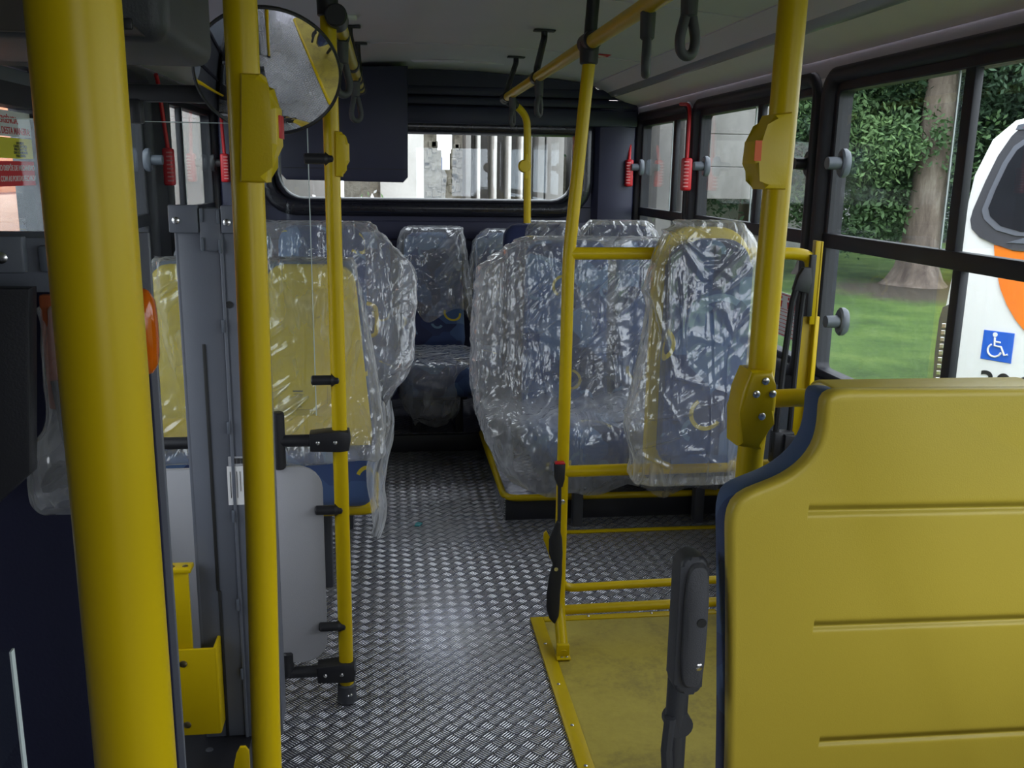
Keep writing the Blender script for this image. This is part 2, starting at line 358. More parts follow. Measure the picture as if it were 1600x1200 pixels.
# ------------------------------------------------------------------ mesh helpers
class MB:
    def __init__(s): s.bm = bmesh.new()
    def _bevel(s, verts, bev, seg):
        es = list({e for v in verts for e in v.link_edges})
        bmesh.ops.bevel(s.bm, geom=es, offset=bev, segments=seg, profile=.5, affect='EDGES')
    def box(s, x0, x1, y0, y1, z0, z1, bev=0, seg=2, rot=None):
        r = bmesh.ops.create_cube(s.bm, size=1)
        c = Vector(((x0 + x1) / 2, (y0 + y1) / 2, (z0 + z1) / 2)); d = (abs(x1 - x0), abs(y1 - y0), abs(z1 - z0))
        for v in r['verts']:
            q = Vector((v.co.x * d[0], v.co.y * d[1], v.co.z * d[2]))
            v.co = (rot @ q if rot else q) + c
        if bev: s._bevel(r['verts'], min(bev, min(d) * .49), seg)
        return s
    def loft(s, loops, close_u=True, close_v=False, cap=True):
        vs = [[s.bm.verts.new(p) for p in L] for L in loops]
        n = len(vs[0]); m = len(vs)
        for i in range(m if close_v else m - 1):
            A, B = vs[i], vs[(i + 1) % m]
            for j in range(n if close_u else n - 1):
                k = (j + 1) % n
                try: s.bm.faces.new((A[j], A[k], B[k], B[j]))
                except ValueError: pass
        if cap and not close_v and close_u:
            for L in (vs[0], vs[-1]):
                try: s.bm.faces.new(L)
                except ValueError: pass
        return s
    def tube(s, pts, r, seg=14, fillet=0, fs=8, r1=None):
        P = [Vector(p) for p in pts]
        if fillet and len(P) > 2:
            Q = [P[0]]
            for i in range(1, len(P) - 1):
                a = (P[i - 1] - P[i]); b = (P[i + 1] - P[i])
                f = min(fillet, a.length * .49, b.length * .49)
                p0 = P[i] + a.normalized() * f; p1 = P[i] + b.normalized() * f
                for k in range(fs + 1):
                    t = k / fs
                    Q.append(p0 * (1 - t) ** 2 + P[i] * 2 * t * (1 - t) + p1 * t * t)
            Q.append(P[-1]); P = Q
        loops = []; n = len(P); ref = None
        for i in range(n):
            t = (P[min(i + 1, n - 1)] - P[max(i - 1, 0)]).normalized()
            if ref is None:
                ref = Vector((0, 0, 1)) if abs(t.z) < .9 else Vector((1, 0, 0))
            a = (ref - t * ref.dot(t)).normalized(); ref = a
            b = t.cross(a)
            rr = r if r1 is None else r + (r1 - r) * i / (n - 1)
            loops.append([P[i] + (a * math.cos(2 * math.pi * k / seg) + b * math.sin(2 * math.pi * k / seg)) * rr for k in range(seg)])
        return s.loft(loops)
    def cyl(s, p0, p1, r0, r1=None, seg=20, bev=0):
        p0, p1 = Vector(p0), Vector(p1)
        r1 = r0 if r1 is None else r1
        if bev:
            d = (p1 - p0).normalized()
            return s.revolve(p0, d, [(0, 0.0001), (0, r0 - bev), (bev, r0), ((p1 - p0).length - bev, r1), ((p1 - p0).length, r1 - bev), ((p1 - p0).length, .0001)], seg)
        return s.tube([p0, p1], r0, seg, r1=r1)
    def revolve(s, o, axis, prof, seg=24):
        o = Vector(o); ax = Vector(axis).normalized()
        ref = Vector((0, 0, 1)) if abs(ax.z) < .9 else Vector((1, 0, 0))
        a = (ref - ax * ref.dot(ax)).normalized(); b = ax.cross(a)
        return s.loft([[o + ax * h + (a * math.cos(2 * math.pi * k / seg) + b * math.sin(2 * math.pi * k / seg)) * max(r, .0001) for k in range(seg)] for h, r in prof])
    def prism(s, poly, axis, a0, a1, bev=0, seg=2, shear=None):
        def P(u, v, w):
            p = {'x': (w, u, v), 'y': (u, w, v), 'z': (u, v, w)}[axis]
            return Vector(p)
        A = [s.bm.verts.new(P(u, v, a0)) for u, v in poly]; B = [s.bm.verts.new(P(u, v, a1)) for u, v in poly]
        n = len(poly); f = [s.bm.faces.new(A), s.bm.faces.new(B)]
        for i in range(n): f.append(s.bm.faces.new((A[i], A[(i + 1) % n], B[(i + 1) % n], B[i])))
        if bev:
            es = [e for e in f[0].edges] + [e for e in f[1].edges]
            r = bmesh.ops.bevel(s.bm, geom=es, offset=bev, segments=seg, profile=.5, affect='EDGES')
        if shear:
            for v in s.bm.verts: v.co = shear(v.co)
        return s
    def sheet(s, nu, nv, fn, close_u=False):
        m = nu if close_u else nu + 1
        return s.loft([[fn(i / nu, j / nv) for i in range(m)] for j in range(nv + 1)], close_u=close_u, cap=False)
    def sphere(s, c, r, sc=(1, 1, 1), seg=16):
        x = bmesh.ops.create_uvsphere(s.bm, u_segments=seg, v_segments=seg // 2, radius=r)
        for v in x['verts']: v.co = Vector((v.co.x * sc[0], v.co.y * sc[1], v.co.z * sc[2])) + Vector(c)
        return s
    def build(s, name, mat, parent=None, angle=35, solid=0):
        me = bpy.data.meshes.new(name)
        bmesh.ops.recalc_face_normals(s.bm, faces=s.bm.faces)
        off = Vector((0, 0, 0)); q = parent
        while q is not None: off += q.location; q = q.parent
        if off.length:
            for v in s.bm.verts: v.co -= off
        s.bm.to_mesh(me); s.bm.free()
        me.materials.append(mat)
        me.shade_smooth(); me.set_sharp_from_angle(angle=math.radians(angle))
        o = bpy.data.objects.new(name, me); COL.objects.link(o)
        if parent: o.parent = parent
        if solid:
            md = o.modifiers.new('thickness', 'SOLIDIFY'); md.thickness = solid; md.offset = 0
        return o

def tag(o, label=None, cat=None, group=None, kind=None):
    if label: o['label'] = label
    if cat: o['category'] = cat
    if group: o['group'] = group
    if kind: o['kind'] = kind
    return o
def thing(name, label, cat, loc=(0, 0, 0), group=None):
    o = bpy.data.objects.new(name, None); o.empty_display_size = .1; COL.objects.link(o); o.location = loc
    return tag(o, label, cat, group)
def struct(name, mb, mat, parent=None, **k):
    o = mb.build(name, mat, parent, **k)
    if parent is None: o['kind'] = 'structure'
    return o
def copy_tree(o, loc, label=None):
    r = o.copy(); COL.objects.link(r); r.location = loc
    if label: r['label'] = label
    for ch in list(o.children):
        c = ch.copy(); COL.objects.link(c); c.parent = r
        for g in list(ch.children):
            d = g.copy(); COL.objects.link(d); d.parent = c
    return r
def rrect(x0, x1, z0, z1, rad, n=7):
    # rounded rectangle, corners: bl, br, tr, tl
    if not isinstance(rad, (list, tuple)): rad = [rad] * 4
    out = []
    for (cx, cz, sx, sz, a0), r in zip(((x0, z0, 1, 1, 180), (x1, z0, -1, 1, 270), (x1, z1, -1, -1, 0), (x0, z1, 1, -1, 90)), rad):
        r = max(r, .0005)
        for k in range(n):
            a = math.radians(a0 + 90 * k / (n - 1))
            out.append((cx + sx * r + r * math.cos(a), cz + sz * r + r * math.sin(a)))
    return out
def frame_ring(mb, x0, x1, z0, z1, rad, prof, axis):
    # prof: (inset, depth coordinate) pairs, lofted round a rounded rectangle
    loops = []
    for ins, d in prof:
        rr = [max(.001, r - ins) for r in (rad if isinstance(rad, (list, tuple)) else [rad] * 4)]
        L = rrect(x0 + ins, x1 - ins, z0 + ins, z1 - ins, rr)
        loops.append([Vector((d, u, v)) if axis == 'x' else Vector((u, d, v)) for u, v in L])
    return mb.loft(loops, close_v=True)
def text(s, size, mat, org, xdir, ydir, name='lettering', parent=None, align='LEFT', bold=0, ext=.0006):
    c = bpy.data.curves.new('txt', 'FONT'); c.body = s; c.size = size; c.align_x = align; c.extrude = ext; c.offset = bold
    t = bpy.data.objects.new('txt', c); COL.objects.link(t)
    dg = bpy.context.evaluated_depsgraph_get(); dg.update()
    me = bpy.data.meshes.new_from_object(t.evaluated_get(dg))
    COL.objects.unlink(t); bpy.data.objects.remove(t)
    X = Vector(xdir).normalized(); Y = Vector(ydir).normalized(); Z = X.cross(Y)
    off = Vector(org); q = parent
    while q is not None: off -= q.location; q = q.parent
    for v in me.vertices: v.co = X * v.co.x + Y * v.co.y + Z * v.co.z + off
    me.materials.clear(); me.materials.append(mat); me.name = name
    o = bpy.data.objects.new(name, me); COL.objects.link(o)
    if parent: o.parent = parent
    return o
# ------------------------------------------------------------------ the bus body
XL, XR, YB, YF = -.93, 1.42, 5.40, -1.35
struct('floor', MB().box(XL - .02, XR + .02, YF, YB, -.05, 0), M_PLATE)
struct('floor_step', MB().box(XL, XR, 4.64, YB, 0, .09, .004), M_PLATE)
struct('trim_1', MB().box(XL, XR, 4.615, 4.655, .0, .088, .006), M_BLK)

def strip(pts, y0, y1, th):
    # thin curved panel along the bus: points (x, z) on the inner face, thickened outwards
    up_ = [(x, z + th) for x, z in reversed(pts)]
    return MB().prism(pts + up_, 'y', y0, y1)
cpts = [(-.65, 1.897), (-.45, 1.917), (-.25, 1.932), (0, 1.946), (.245, 1.95), (.49, 1.946), (.74, 1.932), (.94, 1.917), (1.14, 1.897)]
struct('ceiling', strip(cpts, YF, YB, .05), M_CEIL, angle=60)
for nm, sg in (('right', 1), ('left', -1)):
    def X(x): return x if sg > 0 else .49 - x
    struct('ceiling_' + nm, strip(sorted([(X(1.14), 1.893), (X(1.19), 1.868), (X(1.222), 1.848)], key=lambda p: p[0]), YF, YB, .05), M_CEIL, angle=60)
    struct('trim_' + ('2' if sg > 0 else '3'), strip(sorted([(X(1.222), 1.850), (X(1.245), 1.829), (X(1.262), 1.825)], key=lambda p: p[0]), YF, YB, .05), M_STRIP)
    struct('ceiling_cove_' + nm, strip(sorted([(X(1.262), 1.827), (X(1.32), 1.80), (X(1.37), 1.787), (X(1.418), 1.778)], key=lambda p: p[0]), YF, YB, .06), M_WHITEP, angle=60)
# seams across the ceiling vinyl
for i, y in enumerate((3.05, 4.3)):
    struct('trim_%d' % (4 + i), strip([(x, z - .0035) for x, z in cpts], y, y + .012, .003), M_CEIL, angle=60)

def side_wall(nm, x0, x1, pillars, panel_mat):
    mb = MB().box(x0, x1, YF, YB + .05, -.3, .70)
    o = struct('wall_' + nm, mb, panel_mat)
    struct('wall_header', MB().box(x0, x1, YF, YB + .05, 1.72, 1.80), M_DGREY if nm == 'left' else M_LGREY, o)
    for a, b, m in pillars: struct('wall_pillar', MB().box(x0, x1, a, b, .70, 1.72), m, o)
    return o
side_wall('right', 1.424, 1.48, [(-1.35, -1.0, M_NAVY), (.86, .98, M_WHITEP), (2.99, 3.10, M_WHITEP), (4.35, 4.45, M_WHITEP), (5.37, 5.45, M_NAVY)], M_SIDE)
side_wall('left', -.99, -.934, [(-1.35, 1.16, M_DGREY), (2.70, 2.78, M_RUB), (3.93, 4.25, M_RUB), (5.37, 5.45, M_NAVY)], M_SIDE)  # unseen left front: window left out, solid wall to cut daylight
struct('trim_6', MB().box(1.405, 1.424, YF, YB, .655, .715, .008), M_RUB)

def window(n, side, y0, y1, div=None, rail=True, low_div=False, catches=()):
    s = 1 if side > 0 else -1; xi = 1.424 if s > 0 else -.934
    def D(d): return xi + s * d
    mb = MB()
    frame_ring(mb, y0, y1, .70, 1.748, .085, [(0, D(.0)), (.004, D(-.016)), (.016, D(-.024)), (.034, D(-.020)), (.046, D(-.008)), (.05, D(.03)), (0, D(.03))], 'x')
    w = struct('window_%d' % n, mb, M_RUB, angle=50)
    g = MB()
    frame_ring(g, y0 + .045, y1 - .045, .742, 1.70, .05, [(0, D(.008)), (.024, D(.008)), (.028, D(.012)), (.028, D(.058)), (0, D(.058))], 'x')
    if rail: g.box(min(D(.004), D(.034)), max(D(.004), D(.034)), y0 + .05, y1 - .05, 1.176, 1.223, .004)
    if div: g.box(min(D(.010), D(.034)), max(D(.010), D(.034)), div - .022, div + .022, 1.21, 1.69, .004)
    if low_div: g.box(min(D(.010), D(.034)), max(D(.010), D(.034)), div - .06, div - .022, .75, 1.19, .004)
    struct('window_sash', g, M_RUB, w)
    struct('glass_pane', MB().box(min(D(.022), D(.026)), max(D(.022), D(.026)), y0 + .05, y1 - .05, .745, 1.695), M_GLASS, w)
    if div: struct('pane_edge', MB().box(min(D(.016), D(.020)), max(D(.016), D(.020)), div + .052, div + .058, 1.22, 1.68), M_EDGE, w)
    for y, z, m in catches:
        k = MB(); k.cyl((D(-.010), y, z), (D(-.058), y, z), .021, .019, 18)
        k.loft([[Vector((D(-dd), y + rr * math.cos(a) * .028, z + rr * math.sin(a) * .045)) for a in [2 * math.pi * i / 22 for i in range(22)]] for dd, rr in ((-.012, .85), (-.002, 1), (.010, 1), (.016, .85))])
        struct('window_catch', k, m, w)
    return w
window(1, 1, .98, 3.03, 2.262, low_div=True, catches=((2.86, 1.447, M_KNOB), (2.775, .957, M_KNOB)))
window(2, 1, 3.055, 4.385, 3.615, catches=((3.105, 1.447, M_BLK), (4.18, 1.445, M_KNOB)))
window(3, 1, 4.412, 5.40, 4.725, catches=((5.30, 1.445, M_KNOB),))
window(7, 1, -1.03, .93, 0)
window(4, -1, 2.76, 3.96, 3.3, catches=((3.90, 1.43, M_KNOB),))
window(5, -1, 4.22, 5.40, 4.62, catches=((5.31, 1.43, M_BLK),))

# left passenger door beside the lift
d = MB()
frame_ring(d, 1.16, 2.74, -.05, 1.598, .03, [(0, -.934), (0, -.905), (.055, -.905), (.055, -.965), (0, -.965)], 'x')
d.box(-.965, -.91, 1.70, 1.75, 0, 1.56, .004)
door = struct('door_1', d, M_RUB)
struct('door_glass', MB().box(-.940, -.936, 1.2, 2.70, 0, 1.56), M_GLASS, door)
struct('door_panel', MB().box(-.945, -.932, 1.2, 2.70, 0, .55, .004), M_DGREY, door)
hd = MB(); hd.box(-.96, -.915, 1.14, 2.76, 1.592, 1.636, .008).box(-.96, -.90, 1.14, 2.76, 1.642, 1.70, .008).box(-.96, -.925, 1.14, 2.76, 1.70, 1.75)
struct('door_header', hd, M_GREY, door)

# rear wall with the wide window
RW = (-.61, 1.065, 1.238, 1.638); RR = [.15, .15, .03, .03]
rwall = MB().box(XL, XR, YB, YB + .05, 0, 1.215).box(XL, XR, YB, YB + .05, 1.655, 1.80).box(XL, RW[0] - .02, YB, YB + .05, 1.21, 1.66).box(RW[1] + .02, XR, YB, YB + .05, 1.21, 1.66)
rwall.prism([(x, z + .03) for x, z in [(-.77, 1.77), (-.65, 1.87)] + cpts[1:-1] + [(1.14, 1.87), (1.26, 1.77)]], 'y', YB, YB + .05)
wb = struct('wall_back', rwall, M_NAVY)
bz = MB()
frame_ring(bz, RW[0] - .10, RW[1] + .10, RW[2] - .085, RW[3] + .06, [.2, .2, .06, .06], [(0, YB), (.004, YB - .022), (.03, YB - .034), (.07, YB - .034), (.082, YB - .024), (.092, YB + .02), (0, YB + .02)], 'y')
struct('window_bezel', bz, M_BEZ, wb, angle=60)
frame_ring(fb := MB(), RW[0] - .01, RW[1] + .01, RW[2] - .012, RW[3] + .01, RR, [(0, YB - .022), (.012, YB - .030), (.028, YB - .018), (.03, YB + .03), (0, YB + .03)], 'y')
w8 = struct('window_6', fb, M_BEZ, angle=60)
struct('glass_pane', MB().prism(rrect(RW[0] + .01, RW[1] - .01, RW[2] + .01, RW[3] - .01, RR), 'y', YB + .02, YB + .024), M_GLASS, w8)
# moulded header above the rear window: stepped dark boards with grooves
hb = MB(); hb.box(-.9, 1.385, YB - .055, YB, 1.812, 1.865, .012).box(-.9, 1.395, YB - .075, YB, 1.762, 1.806, .012).box(-.9, 1.40, YB - .075, YB, 1.662, 1.756, .014)
struct('header_board', hb, M_NAVY, wb)
hp = MB().prism([(x * .985, z - .003) for x, z in cpts] + [(1.1, 1.86), (-.6, 1.86)], 'y', YB - .05, YB)
struct('header_board', hp, M_NAVY, wb)
lb = MB().box(XL, 1.40, YB - .018, YB, .94, 1.018, .006).box(XL, 1.40, YB - .018, YB, 1.026, 1.128, .006).box(XL, 1.40, YB - .012, YB, .60, .93, .006)
struct('wall_board', lb, M_NAVY, wb)
struct('corner_pillar', MB().prism([(1.16, YB), (1.19, YB - .05), (1.30, YB - .075), (1.39, YB - .05), (1.415, YB)], 'z', .7, 1.79, 0), M_NAVY, wb)
struct('corner_pillar', MB().prism([(-.68, YB), (-.70, YB - .04), (-.80, YB - .06), (-.90, YB - .04), (-.925, YB)], 'z', .7, 1.79, 0), M_NAVY, wb)
# front end behind the viewpoint: unseen wall, windscreen narrowed to the right to cut daylight
struct('wall_front', MB().box(XL, XR, YF - .05, YF, 0, 1.0).box(XL, XR, YF - .05, YF, 1.70, 1.98).box(XL, .35, YF - .05, YF, 1.0, 1.70).box(XR - .06, XR, YF - .05, YF, 1.0, 1.70), M_DGREY)
struct('window_8', MB().box(.34, XR - .05, YF - .03, YF - .026, .99, 1.71), M_CLEAR)

# ceiling details
for i, (y, x0) in enumerate(((4.95, .12),)):
    o = MB(); o.loft([[Vector((x0 + .24 + (.24 - q) * math.cos(a), y + (.05 - q * .4) * math.sin(a), 1.9475 - dz)) for a in [2 * math.pi * k / 40 for k in range(40)]] for q, dz in ((0, 0), (.0, .004), (.012, .010))])
    t = o.build('ceiling_vent', M_CEIL); tag(t, 'oval embossed vent plate in the rear ceiling', 'vent')
t = MB().box(-.175, -.105, 3.55, 3.60, 1.926, 1.9395, .004).build('ceiling_lamp', M_PAPER); tag(t, 'small pale ribbed vent on the ceiling beside the left grab rail', 'lamp')  # small ceiling vent, gives no light
def ceiling_label(x, y, z, label):
    b = MB().box(x - .06, x + .06, y - .055, y + .055, z - .0012, z).build('ceiling_sticker', M_RSTICK)
    tag(b, label, 'sticker')
    a = MB(); a.prism([(x - .045, y - .012), (x + .0, y - .012), (x + .0, y - .035), (x + .045, y), (x, y + .035), (x, y + .012), (x - .045, y + .012)], 'z', z - .0020, z - .0012)
    a.build('arrow_print', M_PAPER, b)
ceiling_label(.92, 4.27, 1.9145, 'red and white arrow sticker on the ceiling right of the right grab rail')
ceiling_label(-.40, 2.35, 1.9195, 'red and white arrow sticker on the ceiling above the round mirror')

# stickers on the door glass (flat prints, facing into the bus)
XS = -.9335
def door_sticker(nm, y0, y1, z0, z1, m, label):
    b = MB().box(XS, XS + .001, y0, y1, z0, z1).build(nm, m); return tag(b, label, 'sticker')
def dtext(s, size, m, y, z, par, bold=.0): return text(s, size, m, (XS + .0012, y, z), (0, 1, 0), (0, 0, 1), 'lettering', par, 'RIGHT', bold)
s1 = door_sticker('door_sticker', 2.02, 2.705, 1.471, 1.533, M_PAPER, 'white door sticker with red capital letters, topmost of three on the door glass')
dtext('EM CASO DE EMERGÊNCIA,', .024, M_REDINK, 2.60, 1.503, s1, .0002); dtext('PROCEDA DESTA MANEIRA:', .024, M_REDINK, 2.675, 1.477, s1, .0002)
s2 = door_sticker('door_sticker', 2.02, 2.712, 1.418, 1.468, M_YSTICK, 'yellow door sticker with small black instructions below the white one')
for k, l in enumerate(('EMPURRE O', 'CENTRO DA PORTA', 'PARA FORA E PUXE', 'SUAS EXTREMIDADES', 'PARA DENTRO.')):
    text(l, .0095, M_INK, (XS + .0012, 2.60, 1.4525 - k * .0078), (0, 1, 0), (0, 0, 1), 'lettering', s2, 'CENTER', .0001)
s3 = door_sticker('door_sticker', 2.02, 2.72, 1.350, 1.411, M_RSTICK, 'red door sticker with white capital letters, lowest of three on the door glass')
dtext('ESTE VEÍCULO DISPÕE DE MECANISMO', .019, M_PAPER, 2.685, 1.388, s3, .0002); dtext('PARA PARTIR COM AS PORTAS FECHADAS', .019, M_PAPER, 2.70, 1.362, s3, .0002)

# sticker on the middle right window
XW = 1.443
ws = MB().box(XW, XW + .001, 3.13, 3.40, .825, .985).build('window_sticker', M_PAPER)
tag(ws, 'white window sticker with red passenger pictograms and fine print', 'sticker')
fr_ = MB(); frame_ring(fr_, 3.135, 3.395, .830, .980, .004, [(0, XW - .0008), (.003, XW - .0008), (.003, XW), (0, XW)], 'x')
fr_.box(XW - .0008, XW, 3.14, 3.39, .925, .927)
for k in range(4):
    y = 3.17 + k * .063
    fr_.cyl((XW - .001, y, .968), (XW, y, .968), .006, seg=10).prism([(y - .010, .955), (y + .010, .955), (y + .006, .942), (y + .005, .931), (y - .005, .931), (y - .006, .942)], 'x', XW - .001, XW)
for k in range(6): fr_.box(XW - .0008, XW, 3.16, 3.37 - (k % 3) * .03, .915 - k * .014, .917 - k * .014)
fr_.build('pictogram_print', M_REDINK, ws)

# ------------------------------------------------------------------ outside
def gmesh(nm, x0, x1, y0, y1, z, m): return struct(nm, MB().box(x0, x1, y0, y1, z - .1, z), m)
gmesh('lawn', 1.2, 60, -20, 33, -.90, M_GRASS)
gmesh('road', -30, 1.2, -20, 60, -.905, M_ROAD)
gmesh('road_far', 1.2, 90, 33, 75, -.91, M_ROAD)
gmesh('lawn_far', 1.2, 90, 75, 110, -.90, M_GRASS)

def leaf_mesh(seed, n, R, sz, mat, droop=0):
    rnd = random.Random(seed); bm = bmesh.new()
    blobs = []
    for k in range(26):
        while True:
            p = Vector((rnd.uniform(-1, 1), rnd.uniform(-1, 1), rnd.uniform(-1, 1)))
            if p.length < 1: break
        blobs.append((Vector((p.x * R[0], p.y * R[1], p.z * R[2])), rnd.uniform(.22, .42) * R[0]))
    for k in range(n):
        c, r = rnd.choice(blobs)
        q = Vector((rnd.gauss(0, 1), rnd.gauss(0, 1), rnd.gauss(0, .8))).normalized() * r * rnd.uniform(.55, 1)
        p = c + q; p.z -= droop * abs(rnd.gauss(0, 1))
        a = Vector((rnd.gauss(0, 1), rnd.gauss(0, 1), rnd.gauss(0, 1))).normalized(); b = a.orthogonal().normalized()
        l = sz * rnd.uniform(.6, 1.5); w = l * .42
        vs = [bm.verts.new(p + d) for d in (a * -l, b * w, a * l, b * -w)]
        bm.faces.new(vs)
    me = bpy.data.meshes.new('foliage'); bm.to_mesh(me); bm.free(); me.materials.append(mat)
    return me
LM = [leaf_mesh(1, 15000, (2.7, 2.7, 2.6), .075, M_LEAF[0], .3), leaf_mesh(2, 15000, (2.5, 2.5, 2.8), .07, M_LEAF[1], .25),
      leaf_mesh(3, 11000, (1.9, 1.9, 2.3), .065, M_LEAF[2], .2), leaf_mesh(4, 11000, (2.2, 2.2, 2.0), .065, M_DRYLEAF, .5)]
def tree(label, x, y, r, crowns, lean=0, name='tree', hh=7):
    t = thing(name, label, 'tree', (x, y, -.9), 'trees on the lawn')
    mb = MB(); loops = []
    rnd = random.Random(int(x * 31 + y * 17))
    for z, k in ((-.05, 2.0), (.12, 1.55), (.4, 1.2), (1.0, 1.02), (2.2, .95), (4, .85), (hh, .6)):
        loops.append([Vector((x + lean * z + math.cos(a) * r * k * (1 + .12 * math.sin(3 * a + z)), y + math.sin(a) * r * k * (1 + .1 * math.cos(4 * a)), -.9 + z)) for a in [2 * math.pi * i / 18 for i in range(18)]])
    mb.loft(loops).build('trunk', M_BARK, t, 80)
    for i, (dx, dy, dz, v) in enumerate(crowns):
        o = bpy.data.objects.new('crown', LM[v]); COL.objects.link(o); o.parent = t; o.location = (dx, dy, dz); o.rotation_euler = (0, 0, rnd.uniform(0, 6)); o.scale = (1, 1, rnd.uniform(.85, 1.15))
    return t
# pines and broadleaf trees seen through the right-hand windows
tree('thick grey-brown tree trunk with roots on the lawn through the near right window', 11.7, 19.6, .40, [(-1, 1.8, 6.4, 1), (1.4, 1.0, 6.3, 0), (-2.8, 1.6, 6.6, 0), (3.2, .5, 6.2, 1), (0, 2, 8.4, 0)], .03)
tree('tree with drooping pale green branches left of the thick trunk through the near right window', 10.2, 21.8, .22, [(-.4, -1, 4.4, 2), (-1, .4, 6.2, 1), (.6, -.6, 6.6, 2), (-2.2, 0, 5.2, 0), (1.0, -1.0, 3.6, 1)])
tree('slim dark trunk at the left edge of the near right window', 10.0, 25.5, .28, [(-.6, -.6, 5.4, 0), (1.4, .5, 5.0, 0), (-2, 0, 5.8, 1)])
tree('dark leafy tree right of the thick trunk above the parked coach', 15.5, 19.2, .34, [(-1.4, -1, 5.0, 0), (1.4, .6, 5.4, 0), (0, -1.5, 6.2, 1), (-.5, 1.2, 3.6, 0), (2.6, -2, 4.6, 0)])
tree('tree with brownish foliage through the middle right window', 10.8, 28.5, .30, [(-1, -1, 5.2, 3), (1, 0, 5.6, 3), (0, 1, 6.8, 0), (-.6, -.6, 4.0, 1)], .02)
tree('bright green bushy tree beside the middle right window pillar', 12.6, 30.5, .26, [(0, 0, 3.6, 2), (1.4, -.6, 4.6, 1), (-1.2, .5, 5.0, 1), (.4, 0, 6.2, 0)])
tree('short dark conifer before the grey wall through the middle right window', 9.6, 33.0, .22, [(0, 0, 2.6, 0), (.2, .3, 4.6, 0), (-.2, 0, 6.4, 0)])
tree('green tree beyond the concrete columns through the rearmost right window', 6.3, 22.0, .2, [(0, 0, 4.0, 0), (.5, .4, 5.6, 1)])
k = 0
for (x, y, vv) in ((17, 38, 0), (21, 36, 1), (25, 37, 0), (29, 34, 0), (33, 36, 1), (23, 28, 0), (27, 25, 1), (37, 33, 0), (19, 46, 0), (30, 45, 0), (15, 40, 1), (41, 40, 0), (24, 46, 1), (36, 46, 0)):
    tree('dark evergreen tree in the backdrop row behind the lawn trees', x, y, .35, [(-1.2, 0, 3.6, vv), (1.4, .4, 4.6, 0), (0, -.6, 6.6, vv), (-.4, .6, 8.6, 0), (1.8, 0, 7.2, vv), (-1.8, -.4, 6, 0)], 0, 'tree', 9)['group'] = 'backdrop evergreens'
hs = bpy.data.meshes.new('hedge')
def hedge(nm, label, x0, x1, y, z0, h, n, mat, seed, sz):
    rnd = random.Random(seed); bm = bmesh.new()
    for i in range(n):
        p = Vector((rnd.uniform(x0, x1), y + rnd.gauss(0, .35), z0 + h * rnd.random() ** .8))
        a = Vector((rnd.gauss(0, 1), rnd.gauss(0, 1), rnd.gauss(0, 1))).normalized(); b = a.orthogonal().normalized(); l = sz * rnd.uniform(.6, 1.4)
        bm.faces.new([bm.verts.new(p + q) for q in (a * -l, b * l * .45, a * l, b * -l * .45)])
    me = bpy.data.meshes.new(nm); bm.to_mesh(me); bm.free(); me.materials.append(mat)
    o = bpy.data.objects.new(nm, me); COL.objects.link(o)
    return tag(o, label, 'hedge', None, 'stuff')
hedge('hedge', 'low green border hedge by the far road', 13, 24, 33.6, -.9, .8, 2200, M_LEAF[1], 3, .14)

# wall of pale concrete fins and rough stone behind the bus
b = thing('stone_colonnade', 'building of pale concrete fins and rough stone seen through the rear window', 'building', (1, 12, -.9))
st = MB()
for (x0, x1, z1) in ((-.55, -.1, 3.2), (.42, .60, 3.2), (.60, .66, 1.67), (.66, .79, 1.435), (.79, .82, 1.64), (.82, .92, 3.2), (2.12, 2.24, 1.62)): st.box(x0, x1, 12.0, 12.5, -.9, z1)
rs = random.Random(5)
for i in range(120):   # protruding rough stones
    x = rs.choice((rs.uniform(.43, .58), rs.uniform(.6, .80), rs.uniform(.80, .91), rs.uniform(-.5, -.15))); z = rs.uniform(.4, 1.40)
    if rs.random() < .4 and not .58 < x < .81: z = rs.uniform(1.4, 2.2)
    st.box(x - .035, x + .035, 11.97, 12.05, z - rs.uniform(.02, .06), z + rs.uniform(.02, .06), .008, 1)
st.build('stone_wall', M_STONE, b)
for x0, x1, m in ((-2.6, -1.6, M_PALE), (-1.5, -.6, M_CONC), (-.1, .42, M_PALE), (.92, .985, M_CONC), (1.06, 1.10, M_PALE), (1.26, 1.30, M_PALE), (1.435, 1.475, M_PALE), (1.59, 1.62, M_PALE), (1.80, 1.88, M_CONC), (1.90, 2.12, M_CONC), (2.24, 2.5, M_CONC), (2.62, 3.08, M_PALE), (3.30, 3.50, M_CONC), (3.62, 3.85, M_CONC)):
    MB().box(x0, x1, 11.5, 12.0, -.9, 3.6, .01).build('concrete_fin', m, b)
MB().box(.985, 1.80, 12.1, 12.2, -.9, 3.6).build('recessed_wall', M_CONC, b)
ew = MB()
for k in range(6): ew.box(5.15, 6.8, 16.0, 16.6, 1.02 + k * .55, 1.562 + k * .55, .008, 1)
ew.build('end_wall', M_CONC, b)
MB().box(5.2, 5.5, 16.1, 16.5, -.9, 1.03).build('column', M_CONC, b)
pw = MB().box(5.6, 13, 27, 27.3, -.9, .75).build('garden_wall', M_PALE); tag(pw, 'low pale garden wall under the concrete overhang, through the middle right window', 'wall')
sg = MB().box(.645, .72, 12.9, 12.95, 1.36, 1.60).build('street_sign', M_BLUE); tag(sg, 'small dark blue sign in the notch of the stone wall', 'sign')
MB().box(.665, .70, 12.895, 12.90, 1.51, 1.55).build('sign_print', M_PAPER, sg)
gw = MB().box(2.6, 10.5, 37, 37.6, -.9, 4.5).build('concrete_wall', M_CONC); tag(gw, 'long grey concrete wall behind the trees through the middle right window', 'wall')
lw_ = MB().box(9.5, 17, 34.9, 35.2, -.9, .6).build('garden_wall', M_STONE); tag(lw_, 'low stone garden wall beyond the lawn', 'wall')
